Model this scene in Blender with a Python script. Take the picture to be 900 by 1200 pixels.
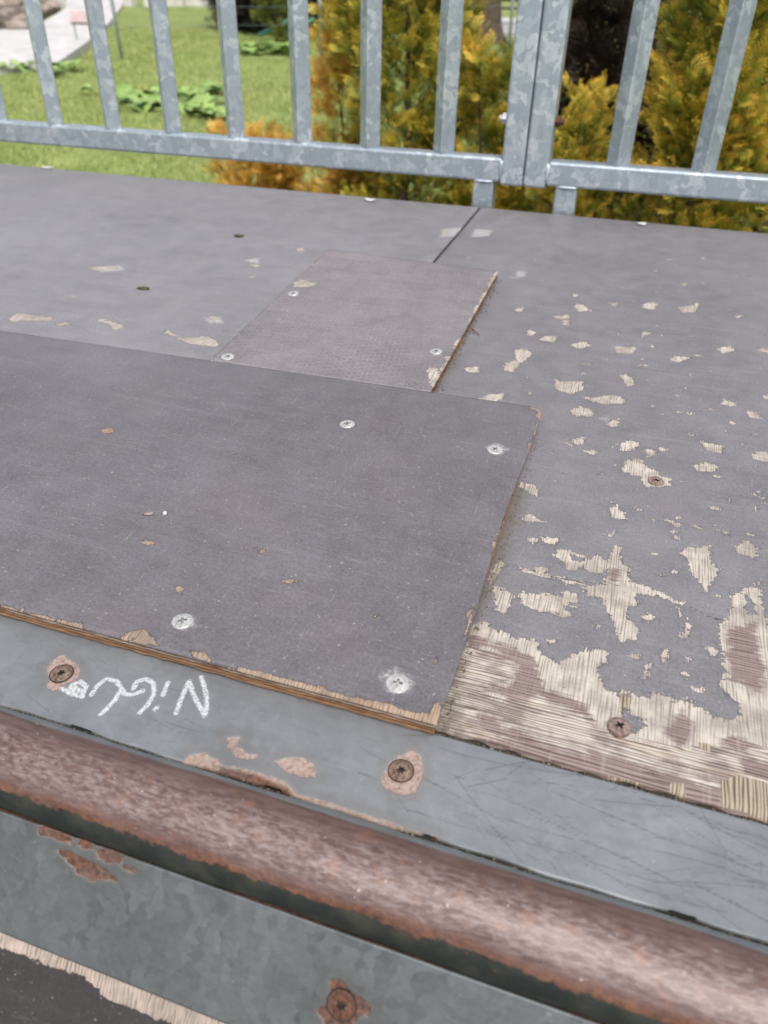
import bpy, bmesh, math, random
import numpy as np
from mathutils import Vector, Matrix

random.seed(7)
rng = np.random.default_rng(11)
sc = bpy.context.scene
COL = sc.collection
for o in list(bpy.data.objects):
    bpy.data.objects.remove(o)

# ------------------------------------------------------------------ camera
PITCH, YAW, ROLL = 0.641638, -0.317772, 0.004863
FPX = 871.5                                   # focal length for a 900 x 1200 picture
CAM = np.array([0.04829, -0.23580, 0.32])
_cp, _sp, _cy, _sy = math.cos(PITCH), math.sin(PITCH), math.cos(YAW), math.sin(YAW)
FW = np.array([_sy * _cp, _cy * _cp, -_sp])
_r = np.array([_cy, -_sy, 0.0])
_u = np.cross(_r, FW)
RT = math.cos(ROLL) * _r + math.sin(ROLL) * _u
UP = -math.sin(ROLL) * _r + math.cos(ROLL) * _u
cd = bpy.data.cameras.new('camera')
cam = bpy.data.objects.new('camera', cd)
COL.objects.link(cam)
M = Matrix.Identity(4)
for i in range(3):
    M[i][0], M[i][1], M[i][2], M[i][3] = RT[i], UP[i], -FW[i], CAM[i]
cam.matrix_world = M
cd.sensor_fit = 'VERTICAL'
cd.sensor_height = 7.3
cd.sensor_width = 7.3
cd.lens = FPX / 1200 * 7.3
cd.clip_start = 0.02
cd.clip_end = 2000
cd.dof.use_dof = True
cd.dof.focus_distance = 0.52
cd.dof.aperture_fstop = 1.8
sc.camera = cam

# ------------------------------------------------------------------ light
SUN_EL, SUN_AZ = 64, 150
w = bpy.data.worlds.new('World')
sc.world = w
w.use_nodes = True
wn = w.node_tree
wn.nodes.clear()
sky = wn.nodes.new('ShaderNodeTexSky')
sky.sky_type = 'NISHITA'
sky.sun_disc = False
sky.sun_elevation = math.radians(SUN_EL)
sky.sun_rotation = math.radians(SUN_AZ)
sky.dust_density = 4.0
sky.air_density = 1.0
hs = wn.nodes.new('ShaderNodeHueSaturation')
hs.inputs['Saturation'].default_value = 0.42       # overcast: a grey-blue sky
bg = wn.nodes.new('ShaderNodeBackground')
bg.inputs['Strength'].default_value = 0.13
wo = wn.nodes.new('ShaderNodeOutputWorld')
wn.links.new(sky.outputs[0], hs.inputs['Color'])
wn.links.new(hs.outputs[0], bg.inputs['Color'])
wn.links.new(bg.outputs[0], wo.inputs['Surface'])
sd = bpy.data.lights.new('sun', 'SUN')
sd.energy = 1.3
sd.angle = math.radians(45)
sd.color = (1.0, 0.97, 0.93)
sun = bpy.data.objects.new('sun', sd)
COL.objects.link(sun)
az, el = math.radians(SUN_AZ), math.radians(SUN_EL)
sdir = Vector((math.sin(az) * math.cos(el), math.cos(az) * math.cos(el), math.sin(el)))
sun.rotation_euler = sdir.to_track_quat('Z', 'Y').to_euler()
sc.view_settings.view_transform = 'Standard'
sc.view_settings.look = 'None'
sc.view_settings.gamma = 1
sc.view_settings.exposure = 0.8
sc.view_settings.use_curve_mapping = False
sc.cycles.use_adaptive_sampling = True
sc.cycles.adaptive_threshold = 0.008
sc.cycles.use_denoising = True
sc.cycles.denoiser = 'OPENIMAGEDENOISE'
sc.cycles.denoising_input_passes = 'RGB_ALBEDO_NORMAL'
sc.cycles.denoising_prefilter = 'ACCURATE'
sc.cycles.max_bounces = 4
sc.cycles.diffuse_bounces = 2
sc.cycles.glossy_bounces = 2
sc.cycles.transmission_bounces = 2
sc.cycles.caustics_reflective = False
sc.cycles.caustics_refractive = False

# ------------------------------------------------------------------ measuring helpers
GZ = -1.2                                      # ground level; the deck surface is z = 0
def ray(x, y):
    return FW + (x - 450) / FPX * RT - (y - 600) / FPX * UP
def on_z(x, y, z=0.0):
    d = ray(x, y)
    return CAM + d * ((z - CAM[2]) / d[2])
def on_y(x, y, Y):
    d = ray(x, y)
    return CAM + d * ((Y - CAM[1]) / d[1])
def deck(pts, z=0.0):
    return np.array([on_z(x, y, z)[:2] for x, y in pts])
def crop(pts, ox, oy, s):
    return [(ox + x * s, oy + y * s) for x, y in pts]

def sdf_poly(P, poly, reach=0.012):
    """signed distance to a closed outline, positive inside"""
    out = np.full(len(P), -reach)
    poly = np.asarray(poly)
    lo, hi = poly.min(0) - reach, poly.max(0) + reach
    m = ((P >= lo) & (P <= hi)).all(1)
    if not m.any():
        return out
    Q = P[m]
    d2 = np.full(len(Q), 1e9)
    ins = np.zeros(len(Q), bool)
    n = len(poly)
    for i in range(n):
        a, b = poly[i], poly[(i + 1) % n]
        e = b - a
        wv = Q - a
        t = np.clip((wv @ e) / max(e @ e, 1e-12), 0, 1)
        dd = wv - t[:, None] * e
        d2 = np.minimum(d2, (dd ** 2).sum(1))
        c = (a[1] > Q[:, 1]) != (b[1] > Q[:, 1])
        with np.errstate(divide='ignore', invalid='ignore'):
            xi = (b[0] - a[0]) * (Q[:, 1] - a[1]) / (b[1] - a[1]) + a[0]
        ins ^= c & (Q[:, 0] < xi)
    d = np.sqrt(d2)
    out[m] = np.clip(np.where(ins, d, -d), -reach, reach)
    return out
def sdf_many(P, polys, reach=0.012):
    out = np.full(len(P), -reach)
    for q in polys:
        out = np.maximum(out, sdf_poly(P, q, reach))
    return out
def sdf_line(P, line, half, reach=0.012):
    """distance to a stroke of a given half width, positive inside"""
    out = np.full(len(P), -reach)
    line = np.asarray(line)
    for a, b in zip(line[:-1], line[1:]):
        lo, hi = np.minimum(a, b) - reach, np.maximum(a, b) + reach
        m = ((P >= lo) & (P <= hi)).all(1)
        if not m.any():
            continue
        Q = P[m]
        e = b - a
        wv = Q - a
        t = np.clip((wv @ e) / max(e @ e, 1e-12), 0, 1)
        d = half - np.sqrt(((wv - t[:, None] * e) ** 2).sum(1))
        out[m] = np.maximum(out[m], d)
    return out
def blob(c, rx, ry, n=9, rough=0.35):
    a0 = random.random() * 6.28
    return np.array([(c[0] + rx * math.cos(a0 + 6.283 * i / n) * (1 + random.uniform(-rough, rough)),
                      c[1] + ry * math.sin(a0 + 6.283 * i / n) * (1 + random.uniform(-rough, rough))) for i in range(n)])

# ------------------------------------------------------------------ object helpers
def link(name, me, mat=None, parent=None):
    o = bpy.data.objects.new(name, me)
    COL.objects.link(o)
    if mat is not None and len(me.materials) == 0:
        me.materials.append(mat)
    if parent is not None:
        o.parent = parent
        o.matrix_parent_inverse = Matrix.Identity(4)
    return o
def tag(o, label=None, cat=None, group=None, kind=None):
    if label: o['label'] = label
    if cat: o['category'] = cat
    if group: o['group'] = group
    if kind: o['kind'] = kind
    return o
def empty(name, loc=(0, 0, 0)):
    o = bpy.data.objects.new(name, None)
    o.empty_display_size = 0.05
    COL.objects.link(o)
    o.location = loc
    return o
def mesh_np(name, V, F, smooth=True, attrs=None, mat=None):
    """V (n,3); F (m,k) one face size"""
    V = np.asarray(V, np.float32)
    F = np.asarray(F, np.int32)
    me = bpy.data.meshes.new(name)
    me.vertices.add(len(V))
    me.vertices.foreach_set('co', V.ravel())
    k = F.shape[1]
    me.loops.add(F.size)
    me.loops.foreach_set('vertex_index', F.ravel())
    me.polygons.add(len(F))
    me.polygons.foreach_set('loop_start', np.arange(0, F.size, k, dtype=np.int32))
    me.polygons.foreach_set('loop_total', np.full(len(F), k, np.int32))
    me.polygons.foreach_set('use_smooth', np.full(len(F), smooth, bool))
    for a, v in (attrs or {}).items():
        at = me.attributes.new(a, 'FLOAT', 'POINT')
        at.data.foreach_set('value', np.asarray(v, np.float32))
    me.update()
    me.validate()
    if mat: me.materials.append(mat)
    return me
def bm_mesh(name, bm, mat=None, smooth=False):
    me = bpy.data.meshes.new(name)
    bmesh.ops.recalc_face_normals(bm, faces=bm.faces)
    bm.to_mesh(me)
    bm.free()
    if smooth:
        me.polygons.foreach_set('use_smooth', [True] * len(me.polygons))
    if mat: me.materials.append(mat)
    return me
def bm_box(bm, lo, hi, bevel=0.0, mat=None):
    r = bmesh.ops.create_cube(bm, size=1.0)
    vs = r['verts']
    for v in vs:
        v.co = Vector([lo[i] + (v.co[i] + 0.5) * (hi[i] - lo[i]) for i in range(3)])
    if bevel:
        es = list({e for v in vs for e in v.link_edges})
        r2 = bmesh.ops.bevel(bm, geom=es, offset=bevel, segments=2, affect='EDGES', profile=0.5)
        vs = list({v for f in r2['faces'] for v in f.verts} | {v for v in vs if v.is_valid})
    if mat is not None:
        bmesh.ops.transform(bm, matrix=mat, verts=vs)
    return vs
def bm_tube(bm, a, b, r0, r1=None, n=10, caps=True):
    a, b = Vector(a), Vector(b)
    r1 = r0 if r1 is None else r1
    q = (b - a).to_track_quat('Z', 'Y')
    A = [bm.verts.new(a + q @ Vector((r0 * math.cos(6.2832 * i / n), r0 * math.sin(6.2832 * i / n), 0))) for i in range(n)]
    B = [bm.verts.new(b + q @ Vector((r1 * math.cos(6.2832 * i / n), r1 * math.sin(6.2832 * i / n), 0))) for i in range(n)]
    for i in range(n):
        bm.faces.new((A[i], A[(i + 1) % n], B[(i + 1) % n], B[i]))
    if caps:
        bm.faces.new(A[::-1]); bm.faces.new(B)
def steps(*parts):
    """parts: (start, end, step) runs joined into one strictly rising array"""
    out = []
    for a, b, s in parts:
        n = max(1, int(round((b - a) / s)))
        out.append(np.linspace(a, b, n + 1)[:-1])
    out.append(np.array([parts[-1][1]]))
    return np.concatenate(out)
def sheet(name, xs, ys, place, attrs_of, skirt, mat, parent):
    """a dense sheet: xs,ys grid -> place(X,Y) gives (n,3); edge folded down by skirt"""
    X, Y = np.meshgrid(xs, ys)
    nx, ny = len(xs), len(ys)
    V = place(X.ravel(), Y.ravel())
    A = attrs_of(X.ravel(), Y.ravel(), V)
    I = np.arange(nx * ny).reshape(ny, nx)
    F = np.stack([I[:-1, :-1], I[:-1, 1:], I[1:, 1:], I[1:, :-1]], -1).reshape(-1, 4)
    ring = np.concatenate([I[0, :-1], I[:-1, -1], I[-1, :0:-1], I[:0:-1, 0]])
    n0 = len(V)
    e1 = V[I[0, 1]] - V[I[0, 0]]
    e2 = V[I[1, 0]] - V[I[0, 0]]
    nrm = np.cross(e1, e2); nrm /= np.linalg.norm(nrm)
    V2 = V[ring] - nrm * skirt
    k = np.arange(len(ring)); k2 = np.roll(k, -1)
    F2 = np.stack([ring[k2], ring[k], n0 + k, n0 + k2], -1)
    V = np.concatenate([V, V2]); F = np.concatenate([F, F2])
    A = {a: np.concatenate([v, v[ring]]) for a, v in A.items()}
    me = mesh_np(name, V, F, True, A, mat)
    return link(name, me, None, parent)

# ------------------------------------------------------------------ shader helpers
class Mat:
    def __init__(s, name):
        s.m = bpy.data.materials.new(name)
        s.m.use_nodes = True
        s.t = s.m.node_tree
        s.t.nodes.clear()
        s.out = s.n('ShaderNodeOutputMaterial')
        s.b = s.n('ShaderNodeBsdfPrincipled')
        s.t.links.new(s.b.outputs[0], s.out.inputs['Surface'])
        s.co = s.n('ShaderNodeTexCoord').outputs['Object']
    def n(s, typ, **kw):
        nd = s.t.nodes.new(typ)
        for k, v in kw.items(): setattr(nd, k, v)
        return nd
    def put(s, sock, v):
        if v is None: return
        if isinstance(v, bpy.types.NodeSocket): s.t.links.new(v, sock)
        elif isinstance(v, (tuple, list)) and len(v) == 3 and sock.type == 'RGBA': sock.default_value = (*v, 1)
        else: sock.default_value = v
    def math(s, op, a, b=None, c=None, clamp=False):
        nd = s.n('ShaderNodeMath', operation=op, use_clamp=clamp)
        for i, v in enumerate((a, b, c)):
            if v is not None: s.put(nd.inputs[i], v)
        return nd.outputs[0]
    def add(s, a, b): return s.math('ADD', a, b)
    def sub(s, a, b): return s.math('SUBTRACT', a, b)
    def mul(s, a, b): return s.math('MULTIPLY', a, b)
    def mx(s, a, b): return s.math('MAXIMUM', a, b)
    def attr(s, name):
        return s.n('ShaderNodeAttribute', attribute_name=name).outputs['Fac']
    def scaled(s, v, loc=(0, 0, 0), rot=(0, 0, 0)):
        nd = s.n('ShaderNodeMapping')
        s.put(nd.inputs['Vector'], s.co)
        nd.inputs['Scale'].default_value = v
        nd.inputs['Location'].default_value = loc
        nd.inputs['Rotation'].default_value = rot
        return nd.outputs[0]
    def noise(s, scale, detail=3, rough=0.55, vec=None, dist=0.0):
        nd = s.n('ShaderNodeTexNoise')
        s.put(nd.inputs['Vector'], vec if vec is not None else s.co)
        nd.inputs['Scale'].default_value = scale
        nd.inputs['Detail'].default_value = detail
        nd.inputs['Roughness'].default_value = rough
        nd.inputs['Distortion'].default_value = dist
        return nd.outputs['Fac']
    def voro(s, scale, feature='F1', vec=None, rnd=1.0, out='Distance'):
        nd = s.n('ShaderNodeTexVoronoi', feature=feature)
        s.put(nd.inputs['Vector'], vec if vec is not None else s.co)
        nd.inputs['Scale'].default_value = scale
        nd.inputs['Randomness'].default_value = rnd
        return nd.outputs[out]
    def rng(s, v, a, b, c=0.0, d=1.0, smooth=False):
        nd = s.n('ShaderNodeMapRange', interpolation_type='SMOOTHSTEP' if smooth else 'LINEAR', clamp=True)
        s.put(nd.inputs['Value'], v)
        for i, x in zip((1, 2, 3, 4), (a, b, c, d)): s.put(nd.inputs[i], x)
        return nd.outputs[0]
    def mix(s, f, a, b, mode='MIX'):
        nd = s.n('ShaderNodeMix', data_type='RGBA', blend_type=mode)
        s.put(nd.inputs[0], f); s.put(nd.inputs[6], a); s.put(nd.inputs[7], b)
        return nd.outputs[2]
    def fmix(s, f, a, b):
        nd = s.n('ShaderNodeMix', data_type='FLOAT')
        s.put(nd.inputs[0], f); s.put(nd.inputs[2], a); s.put(nd.inputs[3], b)
        return nd.outputs[0]
    def ramp(s, v, stops):
        nd = s.n('ShaderNodeValToRGB')
        s.put(nd.inputs[0], v)
        e = nd.color_ramp.elements
        while len(e) < len(stops): e.new(0.5)
        for el_, (p, c) in zip(e, stops):
            el_.position = p; el_.color = (*c, 1)
        return nd.outputs[0]
    def bump(s, h, dist, strength=1.0, prev=None):
        nd = s.n('ShaderNodeBump')
        nd.inputs['Strength'].default_value = strength
        nd.inputs['Distance'].default_value = dist
        s.put(nd.inputs['Height'], h)
        if prev is not None: s.put(nd.inputs['Normal'], prev)
        return nd.outputs[0]
    def done(s, col=None, rough=None, metal=None, nrm=None, spec=None):
        s.put(s.b.inputs['Base Color'], col)
        s.put(s.b.inputs['Roughness'], rough)
        s.put(s.b.inputs['Metallic'], metal)
        s.put(s.b.inputs['Normal'], nrm)
        s.put(s.b.inputs['Specular IOR Level'], spec)
        return s.m
    def grain(s, axis, period, along, wob, seed):
        """growth lines across one axis: 0 in the dark line, 1 between"""
        sp = s.n('ShaderNodeSeparateXYZ'); s.put(sp.inputs[0], s.co)
        k = 6.28318 / period
        sc_ = (along, 150, 60) if axis == 1 else (150, along, 60)
        sc2 = (along * 2, 900, 60) if axis == 1 else (900, along * 2, 60)
        ph = s.add(s.mul(sp.outputs[axis], k), s.mul(s.noise(1.0, 2, .5, s.scaled(sc_, (seed, 2, 1))), wob))
        v = s.add(s.math('SINE', ph), s.mul(s.sub(s.noise(1.0, 2, .5, s.scaled(sc2, (1, seed, 3))), .5), 3.2))
        return s.rng(v, -1.15, 0.55)
    def hexes(s, pitch, rotz=0.0):
        """distance from cell centre in a hexagon lattice, 0 centre .. ~1 border"""
        def lat(off):
            nd = s.n('ShaderNodeVectorMath', operation='MODULO')
            mp = s.scaled((1 / pitch, 1 / (pitch * 1.7320508), 0), (1000 + off, 1000 + off, 0), (0, 0, rotz))
            s.put(nd.inputs[0], mp)
            nd.inputs[1].default_value = (1, 1, 1)
            sb = s.n('ShaderNodeVectorMath', operation='SUBTRACT')
            s.put(sb.inputs[0], nd.outputs[0]); sb.inputs[1].default_value = (.5, .5, 0)
            ab = s.n('ShaderNodeVectorMath', operation='ABSOLUTE'); s.put(ab.inputs[0], sb.outputs[0])
            sp = s.n('ShaderNodeSeparateXYZ'); s.put(sp.inputs[0], ab.outputs[0])
            x, y = sp.outputs[0], s.mul(sp.outputs[1], 1.7320508)
            return s.mx(x, s.add(s.mul(x, .5), s.mul(y, .8660254)))
        return s.mul(s.math('MINIMUM', lat(0), lat(.5)), 2.0)

def film_material(name, base, hexp=0.007, hexrot=0.0, hexamt=0.4, extra=False, scuff=0.35, rough=0.5, hexcol=0.12, bare=(.385, .345, .30), shrink=.0003, pale=False, rg=1.0):
    s = Mat(name)
    rag = s.noise(1.0, 3, .65, s.scaled((650, 170, 300)))
    rag2 = s.noise(200, 3, .75)
    sd_ = s.add(s.sub(s.attr('peel'), shrink), s.add(s.mul(s.sub(rag, .5), .0060 * rg), s.mul(s.sub(rag2, .5), .0080 * rg)))
    rag3 = s.noise(1.0, 3, .6, s.scaled((120, 300, 120), (9, 4, 2)))
    sd_ = s.add(sd_, s.mul(s.sub(rag3, .5), .0085 * rg))
    mask = s.rng(sd_, -.00012, .00012)
    lip = s.mul(s.rng(sd_, -.0008, -.0001), s.rng(sd_, .0006, .0000))
    # film
    big = s.noise(5.5, 2, .6)
    mid = s.noise(38, 4, .65)
    fine = s.noise(560, 4, .75)
    v = s.add(s.add(s.mul(s.sub(big, .5), .55), s.mul(s.sub(mid, .5), .7)), s.mul(s.sub(fine, .5), 1.5))
    hx = s.hexes(hexp, hexrot)
    hxm = s.rng(hx, .78, 1.0, 0, 1, True)
    v = s.add(v, s.mul(s.mul(s.sub(hxm, .3), hexcol), s.rng(s.noise(9, 3), .38, .62)))
    br = s.add(1.0, v)
    col = s.mix(1.0, base, s.n('ShaderNodeCombineColor').outputs[0], 'MULTIPLY')
    cc = [n for n in s.t.nodes if n.bl_idname == 'ShaderNodeCombineColor'][-1]
    for i in range(3): s.put(cc.inputs[i], br)
    sc1 = s.noise(1.0, 2, .7, s.scaled((60, 420, 60), rot=(0, 0, .5)))
    sc2 = s.noise(1.0, 2, .7, s.scaled((330, 45, 60), rot=(0, 0, .25)))
    scf = s.mul(s.mx(s.rng(sc1, .62, .80), s.rng(sc2, .64, .82)), scuff)
    col = s.mix(scf, col, (.40, .375, .385))
    dk = s.mul(s.rng(s.noise(1.0, 3, .6, s.scaled((150, 330, 60), rot=(0, 0, -.35))), .67, .72), s.rng(s.noise(16, 2), .42, .62))
    col = s.mix(s.mul(dk, .75), col, (.045, .042, .045))
    trk = s.noise(1.0, 2, .6, s.scaled((5, 150, 20), rot=(0, 0, 1.15), loc=(3, 2, 1)))
    trk2 = s.noise(1.0, 2, .6, s.scaled((7, 190, 20), rot=(0, 0, .25), loc=(7, 2, 1)))
    col = s.mix(s.mul(s.mx(s.rng(trk, .60, .72), s.rng(trk2, .62, .74)), .13), col, tuple(c * 2.1 for c in base))
    col = s.mix(s.mul(s.rng(trk, .40, .28), .25), col, (.075, .07, .075))
    tint = s.rng(s.noise(13, 3, .6), .5, .72)
    col = s.mix(s.mul(tint, .25), col, (base[0] * 1.25, base[1] * .98, base[2] * 1.02))
    pits = s.rng(s.noise(420, 3, .6), .66, .72)
    col = s.mix(s.mul(pits, .5), col, (.42, .40, .38))
    if pale:
        pf = s.mul(s.rng(s.add(s.attr('pale'), s.mul(s.sub(rag2, .5), .008)), -.002, .003), s.rng(s.noise(500, 3, .6), .35, .6))
        col = s.mix(s.mul(pf, .55), col, (.62, .60, .58))
    col = s.mix(s.mul(lip, .75), col, (.045, .035, .03))
    # exposed veneer, grain along the sheet's depth
    gy = s.noise(1.0, 1, .5, s.scaled((430, 15, 200), rot=(0, 0, .01)))
    gy2 = s.noise(1.0, 2, .5, s.scaled((380, 60, 200)))
    ly = s.grain(0, .0019, 14, 22.0, 5)
    wood = s.mix(ly, tuple(c * .52 for c in bare), tuple(c * 1.15 for c in bare))
    wood = s.mix(s.rng(gy2, .42, .7), wood, tuple(c * 1.25 for c in bare))
    wood = s.mix(s.mul(s.rng(s.noise(60, 4, .65), .45, .65), .6), wood, tuple(c * .55 for c in bare))
    wood = s.mix(s.rng(s.noise(22, 3, .7), .46, .66, 0, .55), wood, (.19, .165, .145))
    hgt_w = s.mul(gy, .5)
    if extra:
        # second veneer, grain along the coping
        gx = s.noise(1.0, 1, .5, s.scaled((11, 390, 200), rot=(0, 0, -.004)))
        gk = s.sub(gx, .5)
        line = s.grain(1, .0019, 12, 22.0, 8)
        pale_ = s.mix(line, (.165, .130, .108), (.47, .43, .38))
        brown = s.mix(line, (.080, .060, .052), (.27, .22, .20))
        tone = s.add(s.noise(1.0, 4, .65, s.scaled((34, 60, 60))), s.mul(gk, .25))
        deep = s.mix(s.rng(tone, .40, .56), brown, pale_)
        tan = s.add(s.noise(1.0, 3, .6, s.scaled((18, 60, 60), (4, 4, 4))), s.mul(gk, .6))
        deep = s.mix(s.mul(s.rng(tan, .60, .74), .45), deep, s.mix(line, (.11, .072, .045), (.37, .28, .19)))
        spl = s.noise(1.0, 2, .5, s.scaled((12, 300, 200), (2, 5, 1)))
        deep = s.mix(s.mul(s.rng(spl, .30, .26), .9), deep, (.03, .022, .018))
        dsd = s.add(s.attr('deep'), s.add(s.mul(gk, .016), s.mul(s.sub(rag2, .5), .004)))
        dm = s.rng(dsd, -.0003, .0003)
        wood = s.mix(dm, wood, deep)
        rsd = s.add(s.attr('red'), s.add(s.mul(gk, .008), s.mul(s.sub(s.noise(90, 4, .7), .5), .014)))
        redc = s.mix(line, (.080, .052, .048), (.215, .155, .147))
        redc = s.mix(s.mul(s.rng(gy, .60, .70), .4), redc, (.30, .25, .235))
        wood = s.mix(s.mul(s.rng(rsd, -.0012, .0018), .85), wood, redc)
        osd = s.add(s.attr('ochre'), s.mul(s.sub(rag, .5), .004))
        wood = s.mix(s.rng(osd, -.0003, .0006), wood, s.mix(ly, (.10, .075, .055), (.34, .285, .21)))
        hgt_w = s.sub(s.mul(gx, .7), .35)
    col = s.mix(mask, col, wood)
    if extra:
        dsm = s.rng(s.add(s.attr('dirt'), s.mul(s.sub(rag2, .5), .03)), -.006, .010, 0, .62, True)
        col = s.mix(dsm, col, s.mix(s.noise(260, 3), (.05, .042, .03), (.14, .115, .075)))
        csd = s.add(s.attr('crack'), s.mul(s.sub(rag2, .5), .0012))
        crk = s.rng(csd, -.0002, .0002)
        col = s.mix(s.mul(crk, .85), col, (.03, .024, .02))
    h = s.add(s.mul(s.sub(1.0, mask), 1.0), s.mul(mask, hgt_w))
    h = s.add(h, s.add(s.mul(hxm, hexamt * .4), s.mul(fine, .16))) if hexamt > .3 else s.add(h, s.mul(fine, .16))
    nrm = s.bump(h, .0006, .9)
    rgh = s.fmix(mask, s.add(rough, s.mul(s.sub(mid, .5), .25)), .85)
    return s.done(col, rgh, 0.0, nrm, s.fmix(mask, .5, .2))

def simple(name, c0, c1, scale=30, rough=.7, metal=0.0, bump=0.0, lo=.35, hi=.65, spec=.4, vec=None):
    s = Mat(name)
    nz = s.noise(scale, 4, .6, s.scaled(vec) if vec else None)
    col = s.mix(s.rng(nz, lo, hi), c0, c1)
    nr = s.bump(nz, bump, .6) if bump else None
    return s.done(col, rough, metal, nr, spec)

def plate_material(name, base, spangle, scratch):
    s = Mat(name)
    rag = s.noise(330, 3, .6)
    big = s.noise(14, 4, .6)
    v1 = s.voro(150, vec=s.n('ShaderNodeVectorMath', operation='ADD').outputs[0], out='Color')
    va = [n for n in s.t.nodes if n.bl_idname == 'ShaderNodeVectorMath'][-1]
    s.put(va.inputs[0], s.scaled((1, .6, .6)))
    wn_ = s.n('ShaderNodeTexNoise'); s.put(wn_.inputs['Vector'], s.co); wn_.inputs['Scale'].default_value = 60
    vs = s.n('ShaderNodeVectorMath', operation='SCALE'); s.put(vs.inputs[0], wn_.outputs['Color']); vs.inputs['Scale'].default_value = .03
    s.put(va.inputs[1], vs.outputs[0])
    bw = s.n('ShaderNodeRGBToBW'); s.put(bw.inputs[0], v1)
    val = s.add(s.add(1.0, s.mul(s.sub(s.noise(260, 4, .7), .5), spangle * 1.3)), s.add(s.mul(s.sub(bw.outputs[0], .5), spangle), s.mul(s.sub(big, .5), .6)))
    brush = s.noise(1.0, 3, .6, s.scaled((40, 420, 420), rot=(0, 0, .06)))
    val = s.add(val, s.mul(s.sub(brush, .5), .16))
    cc = s.n('ShaderNodeCombineColor')
    for i in range(3): s.put(cc.inputs[i], val)
    col = s.mix(1.0, base, cc.outputs[0], 'MULTIPLY')
    scs = s.rng(s.add(s.attr('scr'), s.mul(s.sub(rag, .5), .0002)), -.00012, .00016)
    col = s.mix(s.mul(scs, scratch), col, (.085, .09, .098))
    wsp = s.mul(s.rng(s.noise(240, 3, .65), .68, .74), s.rng(s.noise(25, 2), .5, .7))
    col = s.mix(s.mul(wsp, .5), col, (.62, .64, .66))
    rs = s.add(s.attr('rust'), s.mul(s.sub(rag, .5), .004))
    rm = s.rng(rs, -.00015, .00025)
    halo = s.mul(s.rng(rs, -.0022, -.0002), s.rng(rs, .0003, -.0001))
    rcol = s.mix(s.rng(s.noise(480, 4, .65), .34, .60), (.20, .125, .095), (.33, .25, .215))
    dk = s.rng(s.attr('darkrust'), -.001, .0012)
    rcol = s.mix(dk, rcol, s.mix(s.rng(s.noise(380, 3, .6), .35, .65), (.045, .02, .015), (.15, .068, .042)))
    col = s.mix(s.mul(halo, .5), col, tuple(c * 1.3 for c in base))
    col = s.mix(rm, col, rcol)
    edge = s.mul(s.rng(rs, -.0004, .0001), s.rng(rs, .0006, .0002))
    col = s.mix(s.mul(edge, .22), col, (.40, .37, .33))
    stain = s.mul(s.rng(s.add(s.attr('rust'), s.mul(s.sub(s.noise(90, 4, .65), .5), .012)), -.009, 0.0, 0, .4, True), s.sub(1.0, rm))
    col = s.mix(stain, col, (base[0] * .8, base[1] * .66, base[2] * .56))
    grime = s.rng(s.noise(1.0, 4, .65, s.scaled((28, 60, 60))), .5, .72)
    col = s.mix(s.mul(grime, .35), col, (.10, .105, .105))
    # white marker
    ps = s.add(s.attr('paint'), s.mul(s.sub(rag, .5), .0016))
    pm = s.mul(s.rng(ps, -.0004, .0005), s.rng(s.noise(900, 3, .7), .38, .52))
    col = s.mix(s.mul(pm, .85), col, (.53, .545, .555))
    met = s.mul(s.sub(1.0, s.mx(rm, pm)), .4)
    rgh = s.fmix(s.mx(rm, pm), s.add(.52, s.mul(s.sub(big, .5), .2)), .85)
    nrm = s.bump(s.sub(s.add(s.mul(brush, .2), s.mul(big, 1.5)), s.mul(rm, s.add(.6, s.mul(rag, .8)))), .0005, .7)
    return s.done(col, rgh, met, nrm, .5)

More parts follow.
